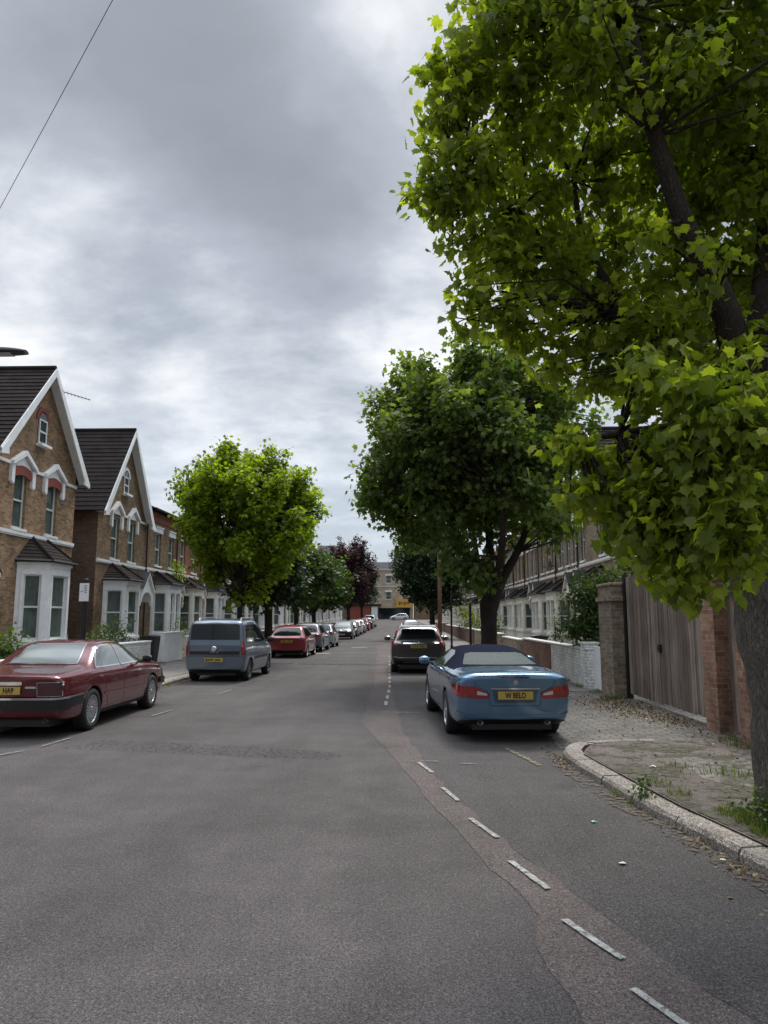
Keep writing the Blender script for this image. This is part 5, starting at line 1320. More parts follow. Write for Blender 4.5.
def strip(p, q, w):
    """thin outline along p-q of width w"""
    d = Vector((q[0]-p[0], q[1]-p[1])).normalized(); n = Vector((-d.y, d.x))*w/2
    return [(p[0]-n.x, p[1]-n.y), (q[0]-n.x, q[1]-n.y), (q[0]+n.x, q[1]+n.y), (p[0]+n.x, p[1]+n.y)]
def pline(pts, w): return [strip(a, b, w) for a, b in zip(pts, pts[1:])]
def rrect(x0, x1, z0, z1, r=.03, n=3):
    out = []
    for cx, cz, a0 in ((x1-r, z1-r, 0), (x0+r, z1-r, 90), (x0+r, z0+r, 180), (x1-r, z0+r, 270)):
        for k in range(n+1): a = R(a0+90*k/n); out.append((cx+r*math.cos(a), cz+r*math.sin(a)))
    return out
def wheel(par, x, y, r, w=.20, spokes=10, mat='alloy', fancy=0):
    sx = 1 if x > 0 else -1; rr = r*.69
    h = MB(); h.lathe([(0, -w*.3), (rr*.98, -w*.3), (rr*.98, w*.42), (0, w*.42)], (0, 0, 0), 'x', 24); wo = h.build('wheel', M['plastic'], par); wo.location = (x, y, r)
    # dark barrel is recessed: rebuild as shallow dish
    t = MB(); t.lathe([(rr*.97, -w/2), (r*.93, -w/2), (r*.985, -w*.38), (r, -w*.2), (r, w*.2), (r*.985, w*.38), (r*.93, w/2), (rr*1.08, w*.52), (rr*.99, w*.46), (rr*.97, -w/2)], (0, 0, 0), 'x', 36)
    t.build('tyre', M['rubber'], wo, smooth=True)
    m = MB(); o_ = w*.47*sx; i_ = w*.43*sx
    m.lathe([(rr*.985, o_), (rr*.90, o_), (rr*.87, i_-.01*sx), (rr*.985, i_-.02*sx)], (0, 0, 0), 'x', 36)
    m.lathe([(0, o_), (rr*.20, o_), (rr*.24, i_-.02*sx), (0, i_-.02*sx)], (0, 0, 0), 'x', 18)
    for k in range(spokes):
        a = 2*math.pi*k/spokes; ca, sa = math.cos(a), math.sin(a)
        w0, w1 = rr*(.085 if spokes > 8 else .16), rr*(.055 if spokes > 8 else .12)
        q = [(rr*.18, -w0), (rr*.90, -w1), (rr*.90, w1), (rr*.18, w0)]
        P = [[(d, u*ca-v*sa, u*sa+v*ca) for u, v in q] for d in (o_-.004*sx, i_-.012*sx)]
        m.face(P[0]); 
        for j in range(4): m.face([P[0][j], P[0][(j+1) % 4], P[1][(j+1) % 4], P[1][j]])
    m.build('rim', M[mat], wo, fix=True)
    return wo
def text_mesh(txt, size, name, par, mat, loc, rot=(math.pi/2, 0, 0), bold=.012, depth=.001):
    cu = bpy.data.curves.new('t', 'FONT'); cu.body = txt; cu.size = size; cu.align_x = 'CENTER'; cu.align_y = 'CENTER'; cu.extrude = depth; cu.offset = bold*size*1.6
    o = bpy.data.objects.new('t', cu); C.objects.link(o); me = evaluated(o); bpy.data.objects.remove(o)
    me.materials.clear(); me.materials.append(M[mat]); o = bpy.data.objects.new(name, me); C.objects.link(o); o.parent = par; o.location = loc; o.rotation_euler = rot; return o
def plate(par, y, z, txt, tilt=0, w=.52, dx=0., mat='plate', size=.095, marks=0, x0=0.):
    m = MB(); m.box(-w/2, w/2, -.006, .006, -.056, .056); p = m.build('number_plate', M[mat], par, bevel=.004); p.location = (x0, y, z); p.rotation_euler = (tilt, 0, 0)
    if txt:
        t = text_mesh(txt, size, 'lettering', p, 'plateblack', (dx, -.0075, 0), bold=.02); t.scale = (.82, 1.08, 1)
    elif marks:
        g = random.Random(marks); q = MB(); xx = -w/2+.04
        for k in range(7):
            if k == 4: xx += .035
            q.box(xx, xx+.012, -.0085, -.0065, -.036, .036); q.box(xx+.014, xx+.040, -.0085, -.0065, g.choice((-.036, -.006, .024)), g.choice((-.020, .012, .036))) ; xx += .058
        q.build('lettering', M['plateblack'], p)
    return p
def mirror_pair(par, y, z, x, mat, s=1.):
    for sx in (-1, 1):
        m = MB(); n = 8; rows = []
        for k in range(6):
            t = k/5; ry = .075*s*math.sin(math.pi*(.12+.76*t))**.5; rows.append([(sx*(x+.05+.19*s*t), y+.05*s*math.cos(a)*ry/.075, z+ry*math.sin(a)) for a in [2*math.pi*j/n for j in range(n)]])
        for a, b in zip(rows, rows[1:]):
            for j in range(n): m.face([a[j], a[(j+1) % n], b[(j+1) % n], b[j]])
        m.face(rows[0]); m.face(rows[-1]); o = m.build('wing_mirror', M[mat], par, smooth=False)
        q = MB(); q.tube([(sx*(x-.04), y+.02, z-.05), (sx*(x+.10), y+.01, z-.03)], .022, 6); q.build('mirror_arm', M['plastic'], o)
def make_car(name, loc, heading, label, rings, axles, wr_, spec, paintm, group=None, sub=2, cat='car'):
    """spec: dict of part -> list of (part name, material, [(axis, outline)], offset)"""
    c = empty(name, loc, heading, label, cat, group)
    arches = [(y, wr_*1.0, wr_*1.13) for y in axles]
    me, bvh = car_body(rings, arches, [paintm], sub=sub)
    if 'split' in spec:
        nm, mt, pred = spec['split']
        bm = bmesh.new(); bm.from_mesh(me); top = bm.copy()
        bmesh.ops.delete(bm, geom=[f for f in bm.faces if pred(f.calc_center_median())], context='FACES')
        bmesh.ops.delete(top, geom=[f for f in top.faces if not pred(f.calc_center_median())], context='FACES')
        bm.to_mesh(me); bm.free(); tm = bpy.data.meshes.new(nm); top.to_mesh(tm); top.free(); tm.materials.clear(); tm.materials.append(mt)
        for p in tm.polygons: p.material_index = 0; p.use_smooth = True
        o = bpy.data.objects.new(nm, tm); C.objects.link(o); o.parent = c
    body = bpy.data.objects.new('body', me); C.objects.link(body); body.parent = c
    for item in spec['decals']:
        nm, mt, polys = item[:3]; off = item[3] if len(item) > 3 else .004
        mb = decal(bvh, polys, off, item[4] if len(item) > 4 else .05)
        if mb.f: finish(mb, nm, M[mt], c)
    W_ = max(r[6] for r in rings)
    for y in axles:
        for sx in (-1, 1): wheel(c, sx*(W_-spec.get('winset', .125)), y, wr_, spec.get('ww', .2), spec.get('spokes', 10), spec.get('rim', 'alloy'))
    mirror_pair(c, *spec['mirror'])
    # underbody so no light shows through
    u = MB(); u.box(-W_+.30, W_-.30, rings[0][1]+.25, rings[-1][1]-.25, .16, .45); u.build('underbody', M['plastic'], c)
    return c, bvh
def sides(poly): return [('L', poly), ('R', poly)]
def fb(ax, polys): return [(ax, p) for p in polys]
def mirx(p): return [(-a, b) for a, b in p][::-1]

# --- blue convertible
M['blue'] = paint('steel_blue_metallic', (.115, .22, .35), .6, .25)
rg = [(-2.40, -2.47, -2.46, .33, .90, .955, .76, .60), (-2.33, -2.41, -2.40, .27, .915, .985, .835, .68), (-2.10, -2.15, -2.12, .21, .925, .99, .875, .72), (-1.75, -1.75, -1.72, .20, .93, 1.0, .893, .73),
      (-1.50, -1.50, -1.46, .19, .93, 1.02, .893, .70), (-1.12, -1.12, -1.06, .19, .925, 1.14, .893, .62), (-.72, -.72, -.66, .19, .92, 1.245, .893, .575), (-.2, -.2, -.2, .19, .92, 1.285, .893, .555), (.25, .25, .25, .19, .92, 1.285, .893, .55),
      (.55, .55, .50, .19, .92, 1.24, .893, .58), (.95, .95, .90, .19, .92, 1.12, .893, .67), (1.22, 1.22, 1.20, .19, .90, .985, .89, .72), (1.7, 1.7, 1.7, .20, .84, .93, .875, .70), (2.0, 2.0, 2.0, .22, .77, .86, .84, .64), (2.14, 2.17, 2.17, .27, .66, .74, .76, .55), (2.20, 2.23, 2.2, .33, .60, .66, .66, .48)]
tl_ = [(-.87, .80), (-.60, .79), (-.395, .70), (-.38, .64), (-.45, .615), (-.76, .635), (-.875, .66)]
side_glass = [(-.62, .965), (.88, .965), (.45, 1.165), (.1, 1.205), (-.35, 1.205), (-.60, 1.155)]
spec = dict(split=('soft_top', M['canvas'], lambda p: p.z > .965 and -1.58 < p.y < .46), winset=.12, ww=.235, spokes=10, mirror=(.72, .985, .86, 'blue', 1.),
    decals=[('side_window', 'carglass', [('L', side_glass)], .006), ('side_window', 'carglass', [('R', side_glass)], .006),
        ('rear_window', 'palecarglass', fb('B', [[(-.60, 1.03), (.60, 1.03), (.48, 1.17), (.38, 1.19), (-.38, 1.19), (-.48, 1.17)]]), .006),
        ('windscreen', 'carglass', fb('F', [[(-.66, 1.02), (.66, 1.02), (.50, 1.24), (-.50, 1.24)]]), .006),
        ('tail_light', 'redlamp', [('B', tl_), ('L', [(-2.38, .66), (-2.38, .80), (-2.22, .81), (-2.14, .78), (-2.25, .67)])], .007, .03), ('tail_light', 'redlamp', [('B', mirx(tl_)), ('R', [(-2.38, .66), (-2.38, .80), (-2.22, .81), (-2.14, .78), (-2.25, .67)])], .007, .03),
        ('light_stripe', 'clearlamp', [('B', [(-.56, .73), (-.42, .695), (-.41, .665), (-.56, .675)])], .010, .03), ('light_stripe', 'clearlamp', [('B', mirx([(-.56, .73), (-.42, .695), (-.41, .665), (-.56, .675)]))], .010, .03),
        ('plate_recess_shade', 'darkblue', fb('B', [[(-.34, .755), (.34, .755), (.30, .56), (-.30, .56)]]), .003, .04),
        ('chrome_trim', 'chrome', fb('B', [rrect(-.36, .36, .752, .772, .008)]), .016, .04), ('brake_light', 'darkredlamp', fb('B', [rrect(-.21, .21, .905, .925, .008)]), .006, .04),
        ('bumper_valance', 'plastic', fb('B', [[(-.80, .30), (-.62, .325), (.62, .325), (.80, .30), (.78, .20), (-.78, .20)]]), .005, .05),
        ('bumper_crease', 'blue', fb('B', pline([(-.84, .43), (-.70, .385), (.70, .385), (.84, .43)], .025)), .014, .04),
        ('door_seam', 'plateblack', [('L', q) for q in pline([(-.60, .95), (-.66, .6), (-.60, .34), (.62, .30)], .008)] + [('L', q) for q in pline([(.62, .30), (.76, .5), (.74, .93)], .008)], .003), ('door_seam', 'plateblack', [('R', q) for q in pline([(-.60, .95), (-.66, .6), (-.60, .34), (.62, .30), (.76, .5), (.74, .93)], .008)], .003),
        ('boot_seam', 'plateblack', fb('B', pline([(-.60, .875), (-.58, .80), (-.385, .70), (-.38, .57), (-.36, .52), (.36, .52), (.38, .57), (.385, .70), (.58, .80), (.60, .875)], .007)), .003, .04),
        ('belt_trim', 'chrome', [('L', q) for q in pline([(-1.3, .952), (.95, .945)], .014)], .006), ('belt_trim', 'chrome', [('R', q) for q in pline([(-1.3, .952), (.95, .945)], .014)], .006),
        ('door_handle', 'blue', [('L', rrect(-.50, -.28, .80, .835, .015))], .03, .03), ('door_handle', 'blue', [('R', rrect(-.50, -.28, .80, .835, .015))], .03, .03),
        ('side_crease', 'blue', [('L', q) for q in pline([(-1.9, .80), (-.2, .66), (1.0, .58)], .018)], .008),
        ('headlight', 'clearlamp', [('F', [(-.80, .70), (-.5, .66), (-.5, .55), (-.78, .58)])], .006), ('headlight', 'clearlamp', [('F', mirx([(-.80, .70), (-.5, .66), (-.5, .55), (-.78, .58)]))], .006)])
M['darkblue'] = paint('blue_recess_shade', (.05, .10, .17), .5, .35)  # body blue darkened; shade of the plate recess put into a flush panel
blue, bvh = make_car('convertible_car', (1.37, 13.25, 0), R(4.2), 'steel blue convertible with a navy fabric roof parked on the right', rg, (-1.38, 1.38), .325, spec, M['blue'])
loc, nr, *_ = bvh.ray_cast(Vector((0, -4, .66)), Vector((0, 1, 0)))
plate(blue, loc.y-.022, .665, 'W BELO', 0, size=.10)
# boot-lip spoiler, badge, exhausts
m = MB(); m.lathe([(.0, -.01), (.036, -.01), (.038, 0), (.030, .004), (0, .004)], (0, -2.525, .845), 'y', 20)
m.build('star_badge', M['chrome'], blue)
for sx in (-1, 1): m = MB(); m.lathe([(.0, .06), (.034, .06), (.038, -.02), (.044, -.02), (.044, .1)], (sx*.50, -2.33, .285), 'y', 18); o = m.build('exhaust_tip', M['alloy'], blue, smooth=True); o.scale = (1.0, 1, 1)

M['darkrim'] = pmat('dark_rim', (.10, .10, .11), .4, .6)
M['jagglass'] = pmat('car_glass_grey_reflection', (.13, .155, .15), .05, .25, 1.0, coat=.7)  # greyish-green base stands in for sky reflected in the saloon's windows
# --- maroon saloon
M['maroon'] = paint('maroon_paint', (.125, .009, .015), .3, .24)
rg = [(-2.40, -2.50, -2.50, .32, .87, .915, .75, .62), (-2.34, -2.44, -2.44, .27, .885, .935, .83, .69), (-2.1, -2.15, -2.15, .22, .875, .945, .865, .75), (-1.7, -1.7, -1.7, .20, .90, .975, .89, .76), (-1.40, -1.40, -1.37, .19, .915, 1.00, .90, .74),
      (-1.13, -1.13, -1.05, .19, .915, 1.20, .90, .69), (-.86, -.86, -.76, .19, .915, 1.345, .90, .645), (-.60, -.60, -.52, .19, .91, 1.375, .90, .635), (.1, .1, .1, .19, .91, 1.375, .90, .63), (.34, .34, .30, .19, .91, 1.35, .90, .635),
      (.70, .70, .62, .19, .905, 1.22, .90, .64), (1.02, 1.02, .98, .19, .89, 1.0, .895, .71), (1.7, 1.7, 1.7, .20, .85, .945, .88, .70), (2.15, 2.15, 2.15, .22, .79, .89, .86, .68), (2.36, 2.38, 2.38, .26, .70, .80, .80, .62), (2.42, 2.44, 2.44, .30, .66, .74, .76, .58)]
win_r = [(-1.26, .955), (-.25, .95), (-.25, 1.295), (-.66, 1.285), (-.88, 1.24)]
win_f = [(-.19, .95), (.84, .95), (.42, 1.225), (.18, 1.285), (-.19, 1.295)]
def ol(poly, w): return pline(poly+[poly[0]], w)
spec = dict(winset=.12, ww=.215, spokes=20, mirror=(.70, 1.0, .87, 'blackmetal', .9),
    decals=[('rear_side_window', 'jagglass', [('L', win_r)], .006), ('rear_side_window', 'jagglass', [('R', win_r)], .006), ('front_side_window', 'jagglass', [('L', win_f)], .006), ('front_side_window', 'jagglass', [('R', win_f)], .006),
        ('window_trim', 'chrome', [('R', q) for q in ol(win_r, .02)+ol(win_f, .02)], .008), ('window_trim', 'chrome', [('L', q) for q in ol(win_r, .02)+ol(win_f, .02)], .008),
        ('quarterlight_bar', 'chrome', [('R', q) for q in pline([(-.92, .97), (-.86, 1.22)], .016)], .009),
        ('rear_window', 'jagglass', fb('B', [[(-.56, 1.03), (.56, 1.03), (.45, 1.305), (-.45, 1.305)]]), .006), ('rear_window_trim', 'chrome', fb('B', ol([(-.57, 1.02), (.57, 1.02), (.46, 1.312), (-.46, 1.312)], .014)), .008),
        ('windscreen', 'carglass', fb('F', [[(-.66, 1.03), (.66, 1.03), (.56, 1.31), (-.56, 1.31)]]), .006),
        ('tail_light', 'darkredlamp', [('B', rrect(-.80, -.50, .63, .81, .01)), ('L', [(-2.50, .63), (-2.50, .81), (-2.41, .81), (-2.40, .63)])], .007, .04), ('tail_light', 'darkredlamp', [('B', rrect(.50, .80, .63, .81, .01)), ('R', [(-2.50, .63), (-2.50, .81), (-2.41, .81), (-2.40, .63)])], .007, .04),
        ('tail_light_trim', 'chrome', fb('B', ol([(.49, .62), (.81, .62), (.81, .82), (.49, .82)], .009)), .011, .04), ('tail_light_trim', 'chrome', fb('B', ol([(-.81, .62), (-.49, .62), (-.49, .82), (-.81, .82)], .009)), .011, .04),
        ('reversing_lamp', 'clearlamp', fb('B', [rrect(.32, .47, .735, .765, .008)]), .008, .04), ('reversing_lamp', 'clearlamp', fb('B', [rrect(-.47, -.32, .735, .765, .008)]), .008, .04),
        ('boot_bar', 'chrome', fb('B', [rrect(-.28, .28, .785, .835, .01)]), .016, .04),
        ('rear_bumper', 'plastic', [('B', [(-.84, .42), (-.84, .575), (.84, .575), (.84, .42)]), ('R', [(-2.46, .42), (-2.46, .575), (-1.85, .60), (-1.85, .47)]), ('L', [(-2.46, .42), (-2.46, .575), (-1.85, .60), (-1.85, .47)])], .035, .05),
        ('bumper_chrome', 'chrome', [('B', strip((-.84, .592), (.84, .592), .03)), ('R', strip((-2.46, .592), (-1.87, .612), .028)), ('L', strip((-2.46, .592), (-1.87, .612), .028))], .042, .05),
        ('front_bumper', 'plastic', [('F', [(-.80, .42), (-.80, .55), (.80, .55), (.80, .42)]), ('R', [(2.36, .43), (2.36, .55), (1.88, .57), (1.88, .45)])], .035, .05),
        ('door_seam', 'plateblack', [('R', q) for q in pline([(-.12, .95), (-.12, .40), (-.18, .27)], .008)+pline([(-.98, .93), (-.96, .68), (-.80, .30)], .008)+pline([(.98, .92), (.92, .5), (.88, .27)], .008)], .003), ('door_seam', 'plateblack', [('L', q) for q in pline([(-.12, .95), (-.12, .40), (-.18, .27)], .008)], .003),
        ('coachline', 'chrome', [('R', strip((-2.3, .80), (2.2, .70), .006))], .004), ('side_rubbing_strip', 'maroon', [('R', strip((-1.0, .53), (.98, .50), .03))], .012),
        ('sill_trim', 'plastic', [('R', strip((-1.0, .245), (1.0, .245), .05)), ('L', strip((-1.0, .245), (1.0, .245), .05))], .01),
        ('boot_seam', 'plateblack', fb('B', pline([(-.84, .865), (-.48, .84), (-.47, .60), (.47, .60), (.48, .84), (.84, .865)], .007)), .003, .04),
        ('door_handle', 'chrome', [('R', rrect(-.86, -.70, .775, .80, .01)), ], .03, .03), ('door_handle', 'chrome', [('R', rrect(.0, .16, .77, .795, .01))], .03, .03),
        ('front_grille', 'chrome', fb('F', [rrect(-.26, .26, .57, .77, .02)]), .01), ('headlight', 'clearlamp', fb('F', [rrect(-.72, -.38, .60, .72, .02)]), .01), ('headlight', 'clearlamp', fb('F', [rrect(.38, .72, .60, .72, .02)]), .01)])
jag, bvh = make_car('saloon_car', (-5.86, 13.35, 0), R(.5), 'old maroon four-door saloon with chrome trim parked at the left frame edge', rg, (-1.435, 1.435), .325, spec, M['maroon'])
loc, nr, *_ = bvh.ray_cast(Vector((0, -4, .70)), Vector((0, 1, 0)))
p_ = plate(jag, loc.y-.022, .705, 'HA9', 0, w=.52, dx=.085, size=.10)
for sx in (-1, 1): m = MB(); m.lathe([(.0, .1), (.024, .1), (.026, -.03), (.032, -.03), (.032, .1)], (sx*.56, -2.33, .25), 'y', 14); m.build('exhaust_tip', M['darkrim'], jag, smooth=True)
m = MB(); m.tube([(.0, -.5, 1.35), (.0, -.53, 1.46)], .012, 6); m.build('aerial_stub', M['clearlamp'], jag)

# --- blue-grey van-like car
M['vanblue'] = paint('blue_grey_metallic', (.13, .165, .215), .45, .34)
rg = [(-1.86, -1.90, -1.80, .34, 1.02, 1.62, .80, .68), (-1.82, -1.86, -1.75, .27, 1.03, 1.68, .845, .725), (-1.62, -1.64, -1.58, .22, 1.03, 1.71, .855, .735), (-1.1, -1.1, -1.1, .20, 1.02, 1.725, .858, .735), (-.4, -.4, -.4, .20, 1.01, 1.735, .858, .73),
      (.2, .2, .2, .20, 1.0, 1.70, .858, .655), (.5, .5, .46, .20, 1.0, 1.62, .858, .655), (.9, .9, .82, .20, .99, 1.36, .858, .68), (1.25, 1.25, 1.20, .20, .97, 1.10, .855, .70), (1.6, 1.6, 1.6, .22, .90, 1.0, .84, .68), (1.88, 1.90, 1.90, .25, .78, .87, .80, .62), (1.98, 2.02, 2.0, .30, .62, .70, .70, .52)]
sw1 = [(-1.58, 1.10), (-.72, 1.08), (-.72, 1.56), (-1.40, 1.545), (-1.50, 1.50)]; sw2 = [(-.64, 1.08), (.22, 1.05), (.22, 1.53), (-.64, 1.565)]; sw3 = [(.28, 1.05), (1.05, 1.03), (.62, 1.40), (.28, 1.51)]
tl_ = [(-.845, 1.13), (-.765, 1.13), (-.735, .94), (-.755, .74), (-.845, .72)]
spec = dict(winset=.115, ww=.19, spokes=7, mirror=(.78, 1.10, .84, 'plastic', 1.2), rim='darkrim',
    decals=[('side_window', 'carglass', [('R', p)], .006) for p in (sw1, sw2, sw3)]+[('side_window', 'carglass', [('L', p)], .006) for p in (sw1, sw2, sw3)]+[
        ('rear_window', 'carglass', fb('B', [[(-.70, 1.15), (.70, 1.15), (.67, 1.55), (.60, 1.58), (-.60, 1.58), (-.67, 1.55)]]), .006), ('windscreen', 'carglass', fb('F', [[(-.68, 1.10), (.68, 1.10), (.60, 1.58), (-.60, 1.58)]]), .006),
        ('tail_light', 'redlamp', [('B', tl_), ('L', [(-1.835, .74), (-1.835, 1.12), (-1.77, 1.13), (-1.79, .76)])], .008, .04), ('tail_light', 'redlamp', [('B', mirx(tl_)), ('R', [(-1.835, .74), (-1.835, 1.12), (-1.77, 1.13), (-1.79, .76)])], .008, .04),
        ('tailgate_trim', 'plastic', fb('B', [[(-.70, .84), (-.12, .84), (-.10, .79), (.10, .79), (.12, .84), (.70, .84), (.69, .745), (-.69, .745)]]), .006, .05),
        ('boot_seam', 'plateblack', fb('B', pline([(-.72, 1.14), (-.70, .72), (.70, .72), (.72, 1.14)], .008)), .003, .05),
        ('bumper_seam', 'plateblack', fb('B', pline([(-.84, .70), (.84, .70)], .008)), .003, .05), ('bumper_valance', 'plastic', fb('B', [[(-.74, .33), (.74, .33), (.72, .24), (-.72, .24)]]), .006, .05),
        ('rear_wiper', 'plateblack', fb('B', [strip((.03, 1.18), (-.26, 1.24), .02)]), .018, .05),
        ('door_seam', 'plateblack', [('R', q) for q in pline([(.25, 1.5), (.25, .35)], .008)+pline([(-.68, 1.5), (-.68, .7), (-.78, .4)], .008)+pline([(1.0, 1.0), (.98, .6), (.9, .32)], .008)], .003), ('rubbing_strip', 'plastic', [('R', strip((-.72, .62), (.95, .62), .07))], .01),
        ('door_handle', 'plastic', [('R', rrect(-.56, -.40, .92, .96, .01))], .03, .03), ('door_handle', 'plastic', [('R', rrect(.33, .49, .92, .96, .01))], .03, .03)])
M['darkrim'] = pmat('dark_rim', (.10, .10, .11), .4, .6)
van, bvh = make_car('van_like_car', (-5.22, 22.6, 0), R(-2.0), 'blue-grey boxy van-like car with roof rails and a yellow plate parked on the left', rg, (-1.22, 1.25), .305, spec, M['vanblue'])
plate(van, -1.955, .60, None, 0, marks=3)
m = MB(); m.lathe([(0, -.012), (.06, -.012), (.075, 0), (.06, .004), (0, .004)], (0, -1.965, .90), 'y', 20); m.build('round_badge', M['chrome'], van)
m = MB(); m.prism([(-.10, .99), (.10, .99), (.12, .90), (0, .77), (-.12, .90)], -1.955, -1.90); m.build('badge_mount', M['vanblue'], van, bevel=.02)
for sx in (-1, 1): m = MB(); m.tube([(sx*.60, -1.45, 1.66), (sx*.60, -1.38, 1.745), (sx*.60, .0, 1.765), (sx*.59, .12, 1.69)], .018, 6); m.build('roof_rail', M['alloy'], van)

# --- hatchback / crossover family
def hatch(name, loc, hd, label, pm, k=1.0, kz=1.0, wr_=.30, group='cars parked along the kerb', lights='redlamp', glass='carglass', plate_mat='plate', mk=1, sub=2, tall=0.):
    rg = [(-1.86, -1.90, -1.80, .34, .92, 1.00, .77, .58), (-1.78, -1.83, -1.66, .27, .94, 1.19, .82, .60), (-1.66, -1.69, -1.42, .22, .95, 1.40, .84, .60), (-1.4, -1.42, -1.22, .20, .95, 1.475, .845, .60), (-.9, -.9, -.9, .19, .94, 1.51, .847, .60), (-.2, -.2, -.2, .19, .92, 1.52, .847, .60),
          (.3, .3, .26, .19, .91, 1.47, .847, .60), (.75, .75, .66, .19, .90, 1.28, .847, .62), (1.15, 1.15, 1.06, .19, .88, 1.06, .845, .66), (1.5, 1.5, 1.46, .20, .82, .93, .83, .66), (1.82, 1.84, 1.84, .24, .70, .80, .78, .58), (1.95, 1.98, 1.96, .30, .58, .66, .68, .48)]
    rg = [(a*k, b*k, c*k, z, s*kz, t*kz+tall, w*(1+(k-1)*.4), v*(1+(k-1)*.4)) for a, b, c, z, s, t, w, v in rg]
    def S2(p): return [(a*k, b*kz) for a, b in p]
    def X2(p): return [(a*(1+(k-1)*.4), b*kz) for a, b in p]
    w1 = S2([(-1.52, 1.06), (-1.05, 1.0), (-1.05, 1.36), (-1.3, 1.33)]); w2 = S2([(-1.0, 1.0), (-.18, .985), (-.18, 1.39), (-1.0, 1.37)]); w3 = S2([(-.12, .985), (.86, .95), (.40, 1.28), (.1, 1.375), (-.12, 1.39)])
    t1 = X2([(-.82, 1.02), (-.66, 1.05), (-.56, .86), (-.62, .80), (-.82, .82)])
    sp = dict(winset=.11, ww=.19, spokes=6, mirror=(.72*k, .98*kz, .83*(1+(k-1)*.4), pm, 1.),
        decals=[('side_window', glass, [('R', w)], .006) for w in (w1, w2, w3)]+[('side_window', glass, [('L', w)], .006) for w in (w1, w2, w3)]+[
            ('rear_window', glass, fb('B', [X2([(-.62, 1.06), (-.35, 1.02), (.35, 1.02), (.62, 1.06), (.54, 1.38), (-.54, 1.38)])]), .006), ('windscreen', glass, fb('F', [X2([(-.66, .98), (.66, .98), (.55, 1.40), (-.55, 1.40)])]), .006),
            ('tail_light', lights, [('B', t1), ('L', S2([(-1.79, .83), (-1.79, 1.02), (-1.62, 1.03), (-1.70, .86)]))], .008, .04), ('tail_light', lights, [('B', mirx(t1)), ('R', S2([(-1.79, .83), (-1.79, 1.02), (-1.62, 1.03), (-1.70, .86)]))], .008, .04),
            ('boot_seam', 'plateblack', fb('B', pline(X2([(-.66, 1.06), (-.60, .60), (.60, .60), (.66, 1.06)]), .008)), .003, .06), ('bumper_valance', 'plastic', fb('B', [X2([(-.72, .36), (.72, .36), (.70, .24), (-.70, .24)])]), .006, .06),
            ('headlight', 'clearlamp', [('F', X2([(-.76, .78), (-.45, .72), (-.45, .62), (-.74, .64)]))], .008, .05), ('headlight', 'clearlamp', [('F', mirx(X2([(-.76, .78), (-.45, .72), (-.45, .62), (-.74, .64)])))], .008, .05),
            ('front_grille', 'plastic', fb('F', [X2([(-.44, .66), (.44, .66), (.48, .38), (-.48, .38)])]), .006, .06),
            ('door_seam', 'plateblack', [('R', q) for q in pline(S2([(-.15, 1.0), (-.15, .32)]), .008)], .003)])
    c, b = make_car(name, loc, hd, label, rg, (-1.25*k, 1.25*k), wr_, sp, M[pm], group=group, sub=sub)
    l_, n_, *_ = b.ray_cast(Vector((0, -4, .74*kz)), Vector((0, 1, 0)))
    plate(c, l_.y-.02, .76*kz if plate_mat == 'plate' else .76*kz, None, 0, marks=mk)
    l_, n_, *_ = b.ray_cast(Vector((0, 4, .42)), Vector((0, -1, 0)))
    q = plate(c, l_.y+.02, .42, None, 0, marks=mk, mat='upvc'); q.rotation_euler = (0, 0, math.pi)
    c.scale = (1, 1, .95)
    return c
M['red'] = paint('red_paint', (.24, .010, .016), .15, .3); M['greycar'] = paint('grey_metallic', (.12, .13, .145), .5, .33); M['silver'] = paint('silver_metallic', (.42, .43, .44), .5, .3)
M['whitecar'] = paint('white_car', (.66, .67, .68), 0, .3); M['darkcar'] = paint('dark_green_grey', (.025, .032, .032), .3, .3); M['pinkred'] = paint('faded_red', (.42, .05, .06), .1, .35)
hatch('hatchback_car', (-5.2, 34.9, 0), R(-1.0), 'bright red five-door hatchback parked behind the blue-grey van-like car', 'red', mk=2)
hatch('crossover_car', (-5.15, 40.6, gz(40)), R(-1), 'mid-grey crossover parked just beyond the red hatchback', 'greycar', 1.08, 1.05, .34, mk=4)
hatch('hatchback_car', (-5.05, 46.2, gz(46)), 0, 'silver-white hatchback half hidden beyond the grey crossover', 'silver', mk=5)
far = [('hatchback_car', 62.0, 'darkcar', 'dark car facing the camera on the left beyond a gap in the parking', 180, 1.08, 1.04), ('hatchback_car', 68.5, 'darkcar', 'dark car directly behind the one facing the camera on the left', 180, 1.0, 1.0), ('hatchback_car', 74.5, 'whitecar', 'nearer of the two white cars in the far left row', 0, 1.0, 1.0), ('hatchback_car', 81, 'silver', 'silver car before the faded red one in the far left row', 0, 1.0, 1.0),
       ('hatchback_car', 90, 'pinkred', 'faded pinkish red car far down the left row', 0, 1.0, 1.), ('hatchback_car', 99, 'darkcar', 'dark car just past the faded red one in the far left row', 0, 1.08, 1.05), ('van', 109, 'whitecar', 'white van farthest down the left row', 0, 1.15, 1.2)]
for i, (n_, y, cm, lab, hd, k, kz) in enumerate(far): hatch(n_, (-5.1, y, gz(y)), R(hd), lab, cm, k, kz, mk=10+i, sub=1, glass='palecarglass' if hd else 'carglass')
farr = [(31.5, 'silver', 'pale silver car directly in front of the dark crossover on the right'), (39, 'whitecar', 'second pale car beyond the dark crossover on the right'), (47, 'silver', 'third pale car beyond the dark crossover on the right'), (56, 'whitecar', 'fourth pale car beyond the dark crossover on the right'), (66, 'whitecar', 'fifth pale car beyond the dark crossover on the right'), (78, 'silver', 'farthest pale car in the right row')]
for i, (y, cm, lab) in enumerate(farr): hatch('hatchback_car', (.55, y, gz(y)), 0, lab, cm, 1, 1, mk=20+i, sub=1, glass='palecarglass')
